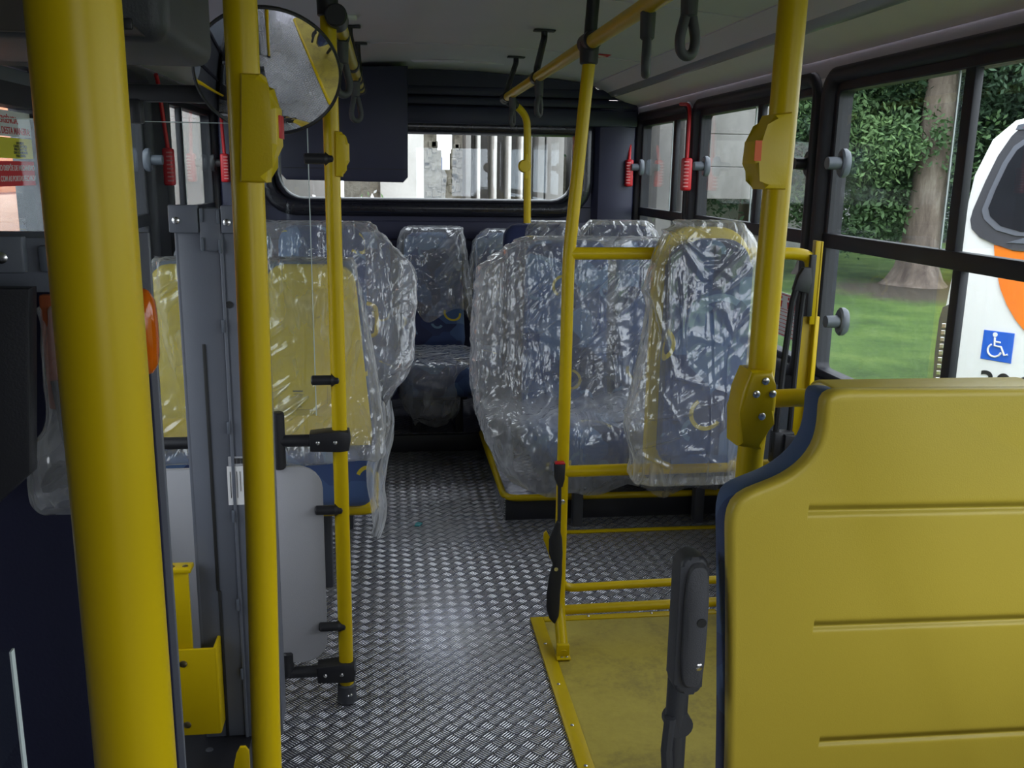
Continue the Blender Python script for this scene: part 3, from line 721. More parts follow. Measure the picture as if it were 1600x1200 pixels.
bl = MB().box(-6.0, -5.2, 3.0, 60, -.9, 9).build('stone_building', M_DUSTY); tag(bl, 'weathered brown-grey building wall outside the left windows', 'building')
for i, (x, n) in enumerate(((-.75, 70), (-.25, 80), (1.3, 50), (1.75, 60), (2.25, 80), (2.6, 60), (.4, 60))):
    rnd = random.Random(40 + i)
    p = thing('flowering_plant', ('white flowering plant at the lower left of the rear window', 'white flowering plant under the rough stone left of the notch', 'low flowering plant below the thin concrete fins', 'low flowering plant behind the rear grab pole', 'flowering plant at the lower right corner of the rear window', 'flowering plant below the far right pale fin', 'flowering plant below the stone notch')[i], 'plant', (x, 11.0, -.9), 'flowering plants behind the bus')
    lv = bmesh.new(); fl = bmesh.new()
    top = (1.22, 1.28, 1.10, 1.12, 1.2, 1.15, 1.0)[i]
    for k in range(n * 4):
        q = Vector((rnd.gauss(0, .16), rnd.gauss(0, .12), rnd.uniform(.2, top + .82 - abs(rnd.gauss(0, .1)))))
        a = Vector((rnd.gauss(0, .5), rnd.gauss(0, .5), 1)).normalized(); bb = a.orthogonal().normalized()
        white = rnd.random() < .22 and q.z > top + .5
        l = rnd.uniform(.03, .07); w = l * (.6 if white else .3); t_ = fl if white else lv
        t_.faces.new([t_.verts.new(q + dd) for dd in (a * -l, bb * w, a * l, bb * -w)])
    for nm, bm_, m in (('foliage', lv, M_LEAF[2]), ('blossom', fl, M_WHITE)):
        me = bpy.data.meshes.new(nm); bm_.to_mesh(me); bm_.free(); me.materials.append(m)
        o = bpy.data.objects.new(nm, me); COL.objects.link(o); o.parent = p

# white coach with orange swoosh parked on the lawn side, built square and then turned to its parking angle
def coach(label, x0, y0, turn):
    c = thing('parked_bus', label, 'bus', (0, 0, 0))
    CX = 1.16
    half = [(.03, -.60), (.004, -.47), (.0, .10), (.035, .59), (.057, 1.06), (.086, 1.46), (.20, 1.775), (.38, 1.935), (.57, 1.975), (CX, 2.01)]
    full = half + [(2 * CX - x, z) for x, z in reversed(half[:-1])]
    def lean(z): return max(0, z - .4) * .10
    mb = MB()
    mb.loft([[Vector((CX + (x - CX) * sc, dy + (lean(z) if dy < 5 else 0), z + (dz if z > 1 else 0))) for x, z in full]
             for dy, sc, dz in ((0, .86, -.03), (.015, .93, -.018), (.06, .965, -.010), (.14, .99, 0), (.30, 1, 0), (7.5, 1, 0))]).build('body', M_WHITE, c, 50)
    def decal(nm, pts, m, d, th=.02, par=c):
        return MB().prism(pts, 'y', -d - th, -d, .003, 1, shear=lambda co: Vector((co.x, co.y + lean(co.z), co.z))).build(nm, m, par)
    def mir(h): return h + [(2 * CX - x, z) for x, z in reversed(h)]
    rw_ = decal('rear_window_surround', mir([(.62, .80), (.44, .85), (.30, .90), (.215, .97), (.188, 1.05), (.20, 1.14), (.27, 1.40), (.34, 1.62), (.43, 1.79), (.50, 1.865), (.60, 1.90)]), M_DGREY, 0)
    decal('window_rim', mir([(.62, .93), (.44, .97), (.32, 1.06), (.285, 1.14), (.33, 1.32), (.40, 1.56), (.47, 1.70), (.54, 1.755), (.66, 1.77)]), M_GREY, .021, .012, rw_)
    decal('rear_window', mir([(.66, .97), (.48, 1.01), (.375, 1.09), (.345, 1.16), (.385, 1.33), (.45, 1.55), (.51, 1.67), (.56, 1.71), (.68, 1.725)]), M_DARKGL, .034, .008, rw_)
    decal('brake_light', [(.46, 1.84), (.475, 1.885), (.60, 1.905), (.90, 1.905), (.90, 1.845)], M_KNOB, .021, .012, rw_)
    decal('brake_light_lens', [(.53, 1.855), (.54, 1.89), (.85, 1.895), (.85, 1.858)], M_RED, .034, .006, rw_)
    decal('silver_badge', [(.55, .865), (.72, .925), (1.0, .93), (1.0, .87)], M_KNOB, .021, .01, rw_)
    decal('orange_swoosh', [(.435, .838), (.465, .72), (.505, .60), (.56, .46), (.64, .32), (.73, .20), (.82, .11), (.95, .02), (1.3, -.12), (2.2, -.2), (2.2, .76), (1.4, .79), (.85, .81)], M_ORANGE, 0, .006)
    bs = decal('access_sign', [(.467, .075), (.465, -.193), (.742, -.195), (.740, .079)], M_BLUE, .0, .008)
    def q(x, z): return Vector((x, -.010, z))
    pic = MB().cyl(q(.575, .045) - Vector((0, .004, 0)), q(.575, .045), .021, seg=16)
    pic.tube([q(.575, .02), q(.580, -.055), q(.640, -.060), q(.675, -.130), q(.705, -.118)], .0095, 8).tube([q(.577, -.018), q(.632, -.020)], .008, 8)
    pic.tube([q(.585 + .060 * math.cos(a), -.098 + .058 * math.sin(a)) for a in [math.radians(120 + i * 11.5) for i in range(21)]], .009, 8)
    pic.build('wheelchair_symbol', M_PAPER, bs)
    text('306', .30, M_INK, (.470, -.004, -.505), (1, 0, 0), (0, 0, 1), 'number_lettering', c, bold=.004, ext=.002)
    tl = decal('tail_lamp', [(.05, -.56), (.035, -.2), (.04, .12), (.06, .235), (.115, .265), (.165, .24), (.20, .14), (.205, -.56)], M_DGREY, -.04, .055)
    decal('lens', [(.135, -.46), (.14, .12), (.175, .10), (.18, -.46)], M_RED, .015, .006, tl)
    for k in range(9): decal('reflector', [(.075, -.48 + k * .065), (.075, -.44 + k * .065), (.115, -.435 + k * .065), (.115, -.475 + k * .065)], M_STEEL, .015, .006, tl)
    decal('panel_seam', [(.235, -.5), (.232, .55), (.238, .55), (.242, -.5)], M_LGREY, .0, .002)
    for wy in (1.6, 6.0):
        for wx in (.15, 2 * CX - .15): MB().cyl((wx - .12, wy, -.45), (wx + .12, wy, -.45), .45, seg=28, bev=.03).build('wheel', M_RUB, c)
    MB().box(.2, 2 * CX - .2, .25, 7.2, -.66, -.55).build('underbody', M_BLK, c)
    MB().tube([(.03, 7.3, 1.2), (-.22, 7.4, 1.15), (-.25, 7.4, .75)], .04, 10).build('side_mirror', M_BLK, c)
    c.location = (x0, y0, 0); c.rotation_euler = (0, 0, turn)
    return c
coach('white coach with orange swoosh, wheelchair sign and number, outside the near right window', 5.142, 8.2, -math.pi / 3)
ob = thing('parked_bus', 'orange and pale bus outside the left door, seen under the door stickers', 'bus', (-3.9, 8.6, -.9))
MB().box(-4.9, -3.28, 6.4, 9.7, -.5, .78, .05).build('lower_body', M_ORANGE, ob)
MB().box(-4.9, -3.30, 6.4, 9.7, .78, 1.16, .03).build('middle_band', plain('salmon_paint', (.75, .42, .30), .35), ob)
MB().box(-4.9, -3.29, 6.4, 9.7, 1.16, 1.95, .05).build('upper_body', M_ORANGE, ob)
for y in (6.9, 8.1, 9.25): MB().box(-3.31, -3.27, y - .05, y + .05, .72, 1.9, .01).build('window_post', M_ORANGE, ob)
for y in (6.95, 9.1): MB().cyl((-3.5, y, -.5), (-3.27, y, -.5), .42, seg=28, bev=.03).build('wheel', M_RUB, ob)
# ------------------------------------------------------------------ grab poles and rails
def screws(mb, pts, axis, r=.005):
    ax = Vector(axis).normalized()
    for p in pts:
        mb.revolve(p, ax, [(0, r), (.0015, r), (.0028, r * .6), (.003, 0)], 12)
    return mb
def screw_parts(pts, axis, r, mat, par):
    for q in pts: screws(MB(), [q], axis, r).build('screw', mat, par)
def housing(par, x, y, poly, depth=.052, label=None):
    h = MB().prism(poly, 'y', y - depth / 2, y + depth / 2, .007, 2).build('button_housing', M_YELP, par)
    return h

p = thing('grab_pole', 'thick yellow grab pole nearest the camera, at the far left', 'grab pole', (-.131, .44, 0))
MB().tube([(-.131, .44, .03), (-.131, .44, 1.948)], .0192, 32).build('tube', M_YEL, p)
MB().cyl((-.131, .44, 0), (-.131, .44, .04), .030, .026, 24, .004).build('floor_socket', M_BLK, p)

p = thing('grab_pole', 'slightly bent yellow grab pole in front of the grey lift column, with button box', 'grab pole', (-.17, 1.17, 0))
MB().tube([(-.1775, 1.17, .03), (-.1765, 1.17, .62), (-.1705, 1.17, .93), (-.167, 1.17, 1.25), (-.165, 1.17, 1.93)], .0193, 28, fillet=.06).build('tube', M_YEL, p)
MB().cyl((-.1775, 1.17, 0), (-.1775, 1.17, .04), .030, .026, 24, .004).build('floor_socket', M_BLK, p)
h = housing(p, 0, 1.17, [(-.166, 1.507), (-.143, 1.507), (-.1415, 1.492), (-.126, 1.470), (-.126, 1.428), (-.1405, 1.405), (-.1415, 1.385), (-.172, 1.385)], .058)
MB().prism([(-.128, 1.436), (-.1238, 1.436), (-.1238, 1.462), (-.128, 1.462)], 'y', 1.150, 1.190, .002).build('stop_button', M_RED, h)

p = thing('grab_pole', 'slim yellow pole rising from the tread-plate floor at the screen clamps', 'grab pole', (-.13, 2.312, 0))
MB().tube([(-.130, 2.312, .02), (-.133, 2.312, 1.76)], .0187, 24).build('tube', M_YEL, p)
sk = MB(); sk.cyl((-.13, 2.312, 0), (-.13, 2.312, .055), .0265, .024, 24, .004); sk.build('floor_socket', M_DGREY, p)
screw_parts([(-.126, 2.288, .03), (-.118, 2.291, .03)], (0, -1, 0), .004, M_STEEL, p)
MB().cyl((-.133, 2.312, 1.745), (-.134, 2.312, 1.80), .0245, .0245, 24, .003).tube([(-.134, 2.312, 1.79), (-.136, 2.312, 1.943)], .017, 14).build('top_sleeve', M_BLK, p)
housing(p, 0, 2.312, [(-.122, 1.491), (-.108, 1.489), (-.106, 1.478), (-.092, 1.462), (-.092, 1.422), (-.106, 1.404), (-.108, 1.386), (-.124, 1.386)], .05)

p = thing('grab_pole', 'thick yellow pole with cast joint rising beside the yellow seat back', 'grab pole', (.60, 1.42, 0))
MB().tube([(.585, 1.42, .48), (.5885, 1.42, .97), (.597, 1.42, 1.06), (.597, 1.42, 1.20), (.606, 1.42, 1.90)], .0215, 28, fillet=.05).build('tube', M_YEL, p)
h = housing(p, 0, 1.42, [(.605, 1.497), (.576, 1.493), (.572, 1.474), (.551, 1.453), (.549, 1.420), (.566, 1.397), (.568, 1.382), (.604, 1.382)], .058)
MB().prism([(.5475, 1.424), (.558, 1.424), (.558, 1.454), (.5475, 1.454)], 'y', 1.389, 1.3905).build('arrow_sticker', M_OSTICK, h)
jt = MB().prism([(.568, 1.099), (.604, 1.099), (.610, 1.075), (.614, 1.060), (.614, 1.032), (.604, 1.014), (.603, 1.000), (.596, .967), (.554, .975), (.553, 1.03), (.556, 1.065)], 'y', 1.388, 1.448, .008, 3).build('cast_joint', M_YEL, p)
screw_parts([(.592, 1.3885, 1.083), (.578, 1.3885, 1.062), (.605, 1.3885, 1.062), (.590, 1.3885, 1.025)], (0, -1, 0), .0062, M_STEEL, jt)
MB().tube([(.60, 1.418, 1.046), (.66, 1.414, 1.049), (.76, 1.40, 1.047)], .0150, 20).build('side_arm', M_YEL, p)

def bracket(par, x0, z0, x1, z1, y, yb=None):
    yb = yb or y
    mb = MB().box(x0 - .042, x0 + .042, yb - .02, yb + .02, z0 - .008, z0, .003)
    mb.tube([(x0, yb, z0 - .004), (x0, yb, z0 - .03), (x1, y, z1 + .03), (x1, y, z1)], .0125, 10, fillet=.03)
    mb.cyl((x1, y - .025, z1), (x1, y + .025, z1), .0235, seg=20)
    return mb.build('ceiling_bracket', M_BLK, par)

rr = thing('ceiling_grab_rail', 'yellow overhead grab rail on the right, above the barrier frame', 'grab rail', (.54, 2.6, 1.75))
MB().tube([(.54, .2, 1.752), (.54, 4.46, 1.738)], .0185, 24).build('tube', M_YEL, rr)
bracket(rr, .600, 1.9395, .54, 1.742, 3.52, 3.74); bracket(rr, .605, 1.9395, .54, 1.74, 4.40, 4.60); bracket(rr, .618, 1.938, .54, 1.75, 1.0)
js = MB().cyl((.54, 2.55, 1.748), (.54, 2.65, 1.748), .0255, seg=22, bev=.004).cyl((.540, 2.6, 1.69), (.540, 2.6, 1.75), .0245, .027, 22, .003)
js.tube([(.541, 2.6, 1.755), (.550, 2.6, 1.90), (.552, 2.6, 1.942)], .0175, 14)
js.build('rail_joint', M_BLK, rr)
MB().cyl((.54, 4.42, 1.738), (.54, 4.50, 1.737), .0235, seg=20, bev=.005).build('end_cap', M_BLK, rr)

lr = thing('ceiling_grab_rail', 'yellow overhead grab rail on the left, behind the round mirror', 'grab rail', (-.115, 3, 1.745))
MB().tube([(-.113, 2.30, 1.742), (-.115, 4.32, 1.746)], .0185, 22).build('tube', M_YEL, lr)
bracket(lr, -.140, 1.938, -.114, 1.744, 3.80); bracket(lr, -.125, 1.938, -.115, 1.745, 4.28)
MB().cyl((-.113, 2.26, 1.742), (-.113, 2.36, 1.742), .0255, seg=22, bev=.004).build('rail_joint', M_BLK, lr)
MB().cyl((-.115, 3.28, 1.744), (-.115, 3.33, 1.744), .024, seg=20).cyl((-.115, 4.05, 1.746), (-.115, 4.09, 1.746), .024, seg=20).build('clamp_band', M_BLK, lr)

p = thing('grab_pole', 'short dull yellow pole standing on a rear seat top before the rear window', 'grab pole', (.665, 4.57, 1.16))
MB().tube([(.565, 4.50, 1.722), (.61, 4.53, 1.705), (.655, 4.56, 1.66), (.662, 4.57, 1.58), (.668, 4.57, 1.165)], .0175, 20, fillet=.06).build('tube', M_YEL, p)
MB().cyl((.548, 4.49, 1.735), (.60, 4.522, 1.710), .022, .022, 20, .003).build('top_sleeve', M_BLK, p)
MB().revolve((.650, 4.548, 1.435), (0, 1, 0), [(0, .0005), (.002, .026), (.010, .031), (.034, .031), (.042, .026), (.044, .0005)], 26).box(.648, .665, 4.55, 4.59, 1.375, 1.495, .006).build('button_housing', M_YELP, p)
screw_parts([(.686, 4.57, 1.185)], (1, 0, 0), .005, M_STEEL, p)

# hand straps
def hand_strap(label, x, y, zr, zb, turn, op):
    t = thing('hand_strap', label, 'hand strap', (x, y, zr), 'hanging hand straps')
    ca, sa = math.cos(turn), math.sin(turn)
    def Q(u, z): return (x + u * ca, y + u * sa, z)
    zs = zr - (zr - zb) * .30
    MB().tube([Q(-.012, zs + .02), Q(-.022, zr - .01), Q(-.012, zr + .022), Q(.012, zr + .022), Q(.022, zr - .01), Q(.012, zs + .02)], .0042, 8, fillet=.012).build('cord', M_CORD, t)
    MB().cyl(Q(0, zs + .028), Q(0, zs - .03), .0165, .015, 18, .004).build('sleeve', M_CORD, t)
    MB().tube([Q(-.005, zs - .02), Q(-op, zb + .035), Q(-op * .8, zb + .012), Q(0, zb + .004), Q(op * .8, zb + .012), Q(op, zb + .035), Q(.005, zs - .02)], .0095, 12, fillet=.02).build('grip_loop', M_CORD, t)
    return t
hand_strap('grey hand strap with open teardrop loop, nearest on the right grab rail', .54, 1.73, 1.752, 1.607, .25, .017)
hand_strap('grey hand strap seen edge-on beside the one with the open loop', .54, 2.01, 1.751, 1.602, 1.25, .018)
hand_strap('dark hand strap hanging against the rear wall from the right grab rail', .54, 3.46, 1.742, 1.60, 1.0, .02)
hand_strap('dark hand strap next to the round mirror on the left grab rail', -.113, 2.55, 1.743, 1.585, .7, .022)
hand_strap('dark hand strap further back on the left grab rail before the dark rear box', -.115, 3.62, 1.745, 1.575, .6, .022)
hand_strap('dark hand strap at the far end of the right grab rail', .54, 4.2, 1.739, 1.60, 1.1, .02)

# ------------------------------------------------------------------ round convex mirror on its arm
mr = thing('round_mirror', 'round convex mirror reflecting the tread-plate floor, on a black arm', 'mirror', (-.262, 2.18, 1.60))
C0 = Vector((-.256, 2.17, 1.601)); nv = Vector((.07, -.76, -.60)).normalized()
R_ = .153; RS = .60
prof = []
for k in range(15):
    r = R_ * (1 - k / 14); prof.append((math.sqrt(RS * RS - r * r) - math.sqrt(RS * RS - R_ * R_), r))
MB().revolve(C0, nv, prof, 64).build('mirror_face', M_CHROME, mr)
MB().revolve(C0 - nv * .012, nv, [(0, .0005), (0, .150), (.006, .157), (.014, .157), (.016, .153), (.010, .150)], 64).build('rim', M_BLK, mr)
MB().tube([C0 - nv * .012, C0 - nv * .03 + Vector((0, .05, .0)), (-.30, 2.28, 1.568)], .012, 10).box(-.635, -.27, 2.262, 2.298, 1.545, 1.583, .006).box(-.575, -.548, 2.258, 2.296, 1.497, 1.55, .005).tube([(-.62, 2.28, 1.56), (-.62, 2.28, 1.905)], .015, 14).build('arm', M_BLK, mr)

# ------------------------------------------------------------------ screen beside the lift (glass above, grey panel below)
sc = thing('partition_screen', 'low screen of clear glass over a pale grey panel clamped to the slim pole', 'screen', (-.4, 2.312, 0))
MB().box(-.93, -.188, 2.308, 2.314, .80, 1.503, 0).build('glass_pane', M_CLEAR, sc)
MB().box(-.1885, -.1865, 2.3075, 2.3145, .80, 1.503).box(-.93, -.187, 2.3075, 2.3145, 1.5025, 1.5045).build('glass_edge', M_EDGE, sc)
MB().prism(rrect(-.80, -.178, .125, .668, [.02, .06, .06, .02]), 'y', 2.306, 2.318, .003).build('lower_panel', M_LGREY, sc)
for z in (.735, .093):
    b_ = MB().tube([(-.93, 2.312, z), (-.185, 2.312, z)], .0155, 16).build('cross_bar', M_BLK, sc)
    cl = MB().prism([(-.205, z - .024), (-.130, z - .027), (-.108, z - .024), (-.104, z), (-.108, z + .026), (-.13, z + .030), (-.205, z + .022)], 'y', 2.286, 2.338, .006, 2).build('pole_clamp', M_BLK, b_)
    screw_parts([(-.184, 2.286, z), (-.141, 2.286, z)], (0, -1, 0), .005, M_STEEL, b_)
for xx in (-.283, -.62): [MB().cyl((xx, 2.312, a), (xx, 2.312, b), .0165, seg=18, bev=.004).build('panel_clip', M_BLK, sc) for a, b in ((.662, .810), (.085, .155))]
for z in (.892, .551, .226, 1.427):
    MB().cyl((-.128, 2.303, z), (-.197, 2.303, z), .0125, .0125, 18, .003).cyl((-.148, 2.306, z), (-.128, 2.306, z), .017, .012, 18).build('panel_clip', M_BLK, sc)

# ------------------------------------------------------------------ wheelchair lift at the left door
lf = thing('wheelchair_lift', 'grey steel wheelchair lift with yellow brackets beside the left door', 'wheelchair lift', (-.5, 1.5, 0))
bp = MB().box(-.86, -.33, 1.0, 2.07, .0, .115, .01).build('base_plate', M_BLK, lf)
screw_parts([(-.80, 2.0, .115), (-.46, 2.02, .115), (-.42, 1.95, .115)], (0, 0, 1), .009, M_DGREY, bp)
fc = MB().box(-.430, -.347, 2.0, 2.012, .115, 1.322, .002).box(-.436, -.428, 2.0, 2.10, .115, 1.322, .002).box(-.341, -.262, 1.994, 2.010, .115, 1.322, .002).box(-.346, -.339, 1.990, 2.06, .115, 1.322, .0015)
fc.box(-.428, -.265, 2.02, 2.10, .115, 1.315, .004)
fco = fc.build('far_column', M_GREY, lf)
MB().box(-.443, -.385, 1.985, 2.0, 1.272, 1.328, .003).box(-.339, -.285, 1.980, 1.994, 1.272, 1.328, .003).box(-.384, -.341, 1.988, 2.0, 1.235, 1.322, .004).build('top_bracket', M_GREY, fco)
sl = MB().box(-.3935, -.3865, 1.9975, 2.0005, .48, 1.040, .0012).box(-.3905, -.3835, 1.9975, 2.0005, .115, .48, .0012)
sl.cyl((-.333, 1.992, 1.124), (-.333, 1.9945, 1.124), .0075, seg=16)
sl.build('slot', M_INK, fco)
screw_parts([(-.428, 1.985, 1.297), (-.327, 1.980, 1.294)], (0, -1, 0), .0075, M_STEEL, fco)
for x, z in ((-.378, 1.308), (-.345, 1.305), (-.379, 1.249), (-.344, 1.245), (-.3465, 1.08), (-.3465, .86), (-.3465, .66), (-.3465, .45), (-.3465, .28)): MB().box(x - .003, x + .003, 1.984, 1.9885, z - .014, z + .014, .0014).build('weld_bead', M_KNOB, fco)
pl_ = MB().box(-.356, -.318, 1.9925, 1.9938, .684, .772).build('paper_label', M_PAPER, lf); pl_['label'] = 'white paper label with barcode'
bc = MB()
for k in range(9): bc.box(-.345 + k * .0028, -.3438 + k * .0028 + (k % 3) * .0004, 1.9915, 1.9926, .778, .790)
for k in range(4): bc.box(-.350 + k * .007, -.349 + k * .007, 1.9915, 1.9926, .70 + (k % 2) * .015, .76)
bc.build('barcode_print', M_INK, pl_)
MB().box(-.352, -.318, 1.9925, 1.9936, .773, .794).build('barcode_sticker', M_LGREY, lf)
yb_ = MB().box(-.488, -.392, 1.945, 1.953, .158, .368, .002).box(-.398, -.390, 1.945, 2.0, .158, .372, .003).build('yellow_bracket', M_YEL, lf)
MB().box(-.488, -.443, 1.955, 1.965, .36, .545, .002).box(-.490, -.436, 1.950, 1.990, .545, .556, .003).build('yellow_post', M_YEL, lf)
M_BRASS = plain('brass_screw', (.45, .36, .18), .3, metal=1)
screw_parts([(-.463, 1.945, .335), (-.463, 1.945, .185)], (0, -1, 0), .0085, M_BRASS, yb_)
screw_parts([(-.478, 1.966, .556), (-.450, 1.966, .556)], (0, 0, 1), .006, M_BRASS, yb_)
MB().prism([(-.352, 0), (-.318, 0), (-.318, .165), (-.325, .176), (-.337, .176), (-.345, .16), (-.352, .13)], 'y', 1.86, 1.868, .002).build('yellow_latch_plate', M_YEL, lf)
MB().prism([(-.385, .0), (-.352, .0), (-.352, .11)], 'y', 1.85, 1.86).build('gusset', M_GREY, lf)
# near column: channel open towards the front, with cables inside
nc = MB().box(-.300, -.2765, 1.10, 1.112, .115, 1.322, .002).box(-.2765, -.2755, 1.0, 1.11, .115, 1.322, .0005) if False else MB()
nc.box(-.350, -.290, 1.098, 1.106, .115, 1.323, .002).box(-.60, -.290, 1.0985, 1.1065, 1.262, 1.323, .002).box(-.60, -.592, 1.098, 1.20, .115, 1.323, .002).box(-.60, -.292, 1.20, 1.208, .115, 1.323, .002)
nco = nc.build('near_column', M_GREY, lf)
MB().box(-.47, -.396, 1.084, 1.098, 1.285, 1.3255, .003).box(-.60, -.29, 1.084, 1.098, 1.240, 1.2445, .001).build('top_bracket', M_GREY, nco)
MB().box(-.384, -.370, 1.090, 1.099, 1.285, 1.315, .004).build('weld_bead', M_KNOB, nco)
screw_parts([(-.419, 1.084, 1.302), (-.43, 1.084, 1.254)], (0, -1, 0), .0065, M_STEEL, nco)
MB().box(-.59, -.30, 1.194, 1.199, .12, 1.255).build('back_panel', M_NAVY, nco)
ml = MB().box(-.302, -.279, 1.055, 1.098, 1.170, 1.272, .004).build('lamp_base', M_DGREY, lf)
MB().loft([[Vector((-.293 + d, 1.052 + .0 + (1.5 - 0) * 0 + .022 + .020 * k * math.cos(a), 1.221 + (.050 * k) * (1 if abs(math.sin(a)) > .99 else 1) * math.copysign(abs(math.sin(a)) ** .6, math.sin(a)))) for a in [2 * math.pi * i / 28 for i in range(28)]] for d, k in ((-.002, 1), (.006, 1), (.013, .93), (.018, .75), (.020, .4), (.0205, .05))]).build('amber_lamp', M_AMBER, lf).location.x += .014
MB().tube([(-.86 + .03, 2.0, .115), (-.83, 2.0, 1.25)], .019, 20).build('yellow_handrail', M_YEL, lf)
MB().prism([(-.60, 1.275), (-.374, 1.275), (-.392, 1.072), (-.436, 1.032), (-.60, .95)], 'y', 1.03, 1.055, .004).build('control_cover', M_BLK, lf)
rp = MB()
for k in range(7): rp.cyl((-.405, 1.15, .16 - k * .0 + .012 * k - .04), (-.405, 1.15, .168 + .012 * k - .04), .032, seg=20)
rp.tube([(-.405, 1.15, .115), (-.405, 1.15, .23)], .024, 14).build('cable_gland', M_RUB, lf)
hb_ = MB().tube([(-.372, 1.085, 1.165), (-.368, 1.085, 1.12), (-.366, 1.088, 1.09)], .009, 10)
hb_.tube([(-.388 + .016 * math.cos(a) + .002 * a, 1.085 + .012 * math.sin(a), 1.05 + .012 * math.sin(a * 1.3)) for a in [i * .45 for i in range(42)]], .005, 8).build('coiled_cable', M_BLK, lf)
MB().box(-.386, -.352, 1.083, 1.092, 1.13, 1.262, .005).build('remote_control', plain('dark_orange_remote', (.25, .06, .02), .5), lf)

# glass edge of the driver's screen at the left border
gs = thing('glass_screen', 'edge of a clear glass screen in the bottom left corner', 'glass screen', (-.34, .90, 0))
MB().box(-.62, -.3785, .90, .906, .30, .93).build('glass_pane', M_CLEAR, gs)
MB().box(-.3790, -.3770, .899, .907, .30, .93).build('glass_edge', M_EDGE, gs)
MB().box(-.62, -.38, .895, .911, .0, .33, .004).build('foot', M_BLK, gs)

# dark boxes overhead
ob_ = thing('overhead_box', 'dark grey rounded box under the ceiling above the lift, beside the near pole', 'overhead box', (-.4, 1.3, 1.6))
MB().box(-.60, -.254, 1.20, 1.50, 1.545, 1.89, .022, 4).build('casing', M_DGREY, ob_)
MB().prism([(-.60, 1.55), (-.28, 1.55), (-.45, 1.72), (-.60, 1.72)], 'y', 1.196, 1.204, .003).build('lower_face', plain('brown_grey_plastic', (.085, .07, .068), .5), ob_)
MB().box(-.315, -.292, 1.193, 1.198, 1.556, 1.569, .002).build('latch', M_BLK, ob_)
ob2 = thing('overhead_box', 'black box at the top left corner left of the near pole', 'overhead box', (-.8, 1.9, 1.7))
MB().box(-.905, -.66, 1.55, 2.15, 1.60, 1.80, .02, 3).build('casing', M_BLK, ob2)
screw_parts([(-.74, 1.55, 1.64)], (0, -1, 0), .012, M_STEEL, ob2)
rb = thing('rear_box', 'large dark box with chamfered corners hanging in front of the rear window', 'ceiling box', (-.2, 5.1, 1.35))
MB().prism([(-.52, 1.352), (.075, 1.345), (.100, 1.372), (.104, 1.925), (-.545, 1.90), (-.545, 1.38)], 'y', 5.0, 5.30, .008, 2).build('casing', M_NAVY, rb)
MB().prism([(-.535, 1.41), (.093, 1.41), (.093, 1.414), (-.535, 1.414)], 'y', 4.9985, 5.0).build('seam', M_RUB, rb)

# ------------------------------------------------------------------ red emergency hammer cases
def hammer(label, x, y, z, top, side):
    t = thing('hammer_case', label, 'hammer case', (x, y, z), 'red hammer cases by the windows')
    MB().box(x - .020, x + .020, y - .030, y + .030, z - .075, z + .075, .010, 3).build('case', M_RED, t)
    g_ = MB()
    for k in range(8): g_.box(x - .0212 if side > 0 else x - .002, x + (.002 if side > 0 else .0212), y - .031, y - .022, z - .058 + k * .016, z - .052 + k * .016, .001)
    g_.build('rib', plain('pale_red_rib', (.60, .22, .22), .5), t)
    MB().tube([(x, y, z + .07)] + [Vector(q) for q in top], .0085, 10, fillet=.05).build('strap', M_RED, t)
    return t
hammer('red hammer case on a strap by the rear corner pillar on the right', 1.36, 5.33, 1.412, [(1.37, 5.36, 1.60), (1.375, 5.375, 1.70), (1.37, 5.40, 1.735)], 1)
hammer('red hammer case on a strap between the two rear right windows', 1.385, 4.345, 1.408, [(1.388, 4.35, 1.62), (1.390, 4.36, 1.725), (1.388, 4.50, 1.735)], 1)
hammer('red hammer case hanging on the black pillar beside the left windows', -.895, 4.09, 1.405, [(-.90, 4.06, 1.60), (-.905, 4.04, 1.73), (-.905, 4.01, 1.76)], -1)
hammer('red hammer case in the rear left corner, half hidden by the bent pole', -.87, 5.30, 1.405, [(-.875, 5.30, 1.60), (-.88, 5.31, 1.73)], -1)

# ------------------------------------------------------------------ wheelchair bay: floor mat, barrier frame, back pad, belts
mt = thing('floor_mat', 'scuffed yellow floor mat with screwed yellow edging', 'floor mat', (.9, 2, 0))
MB().box(.455, 1.38, .3, 2.715, 0, .006).build('mat_surface', M_MAT, mt)
bd = MB().box(.432, .474, .3, 2.73, 0, .0095, .003).box(.474, 1.38, 2.698, 2.73, 0, .0095, .003)
bdo = bd.build('border_strip', M_YEL, mt)
screw_parts([(.452, y, .0095) for y in (2.55, 2.32, 2.12, 1.95, 1.7)] + [(x, 2.716, .0095) for x in (.62, .83, 1.05)], (0, 0, 1), .005, M_STEEL, bdo)

bf = thing('barrier_frame', 'yellow tubular barrier frame at the back of the wheelchair bay', 'barrier', (.5, 2.6, 0))
MB().tube([(.492, 2.47, .02), (.4985, 2.585, .10), (.5005, 2.6, .20), (.500, 2.6, 1.17), (.541, 2.6, 1.70)], .0175, 22, fillet=.05).build('post', M_YEL, bf)
MB().box(.470, .512, 2.445, 2.475, .0100, .016, .002).box(.472, .510, 2.462, 2.478, .012, .05, .003).build('foot_plate', M_YEL, bf)
screw_parts([(.486, 2.455, .016), (.500, 2.455, .016)], (0, 0, 1), .005, M_STEEL, bf)
MB().tube([(.505, 2.6, 1.183), (1.17, 2.6, 1.186), (1.215, 2.6, 1.178), (1.225, 2.6, 1.12)], .0175, 22, fillet=.03).build('top_bar', M_YEL, bf)
MB().tube([(.505, 2.6, .540), (1.34, 2.6, .545)], .0175, 22).build('middle_bar', M_YEL, bf)
MB().tube([(.503, 2.6, .26), (.503, 2.6, .165), (.60, 2.6, .168), (1.34, 2.6, .178)], .0125, 16, fillet=.05).build('lower_bar', M_YEL, bf)
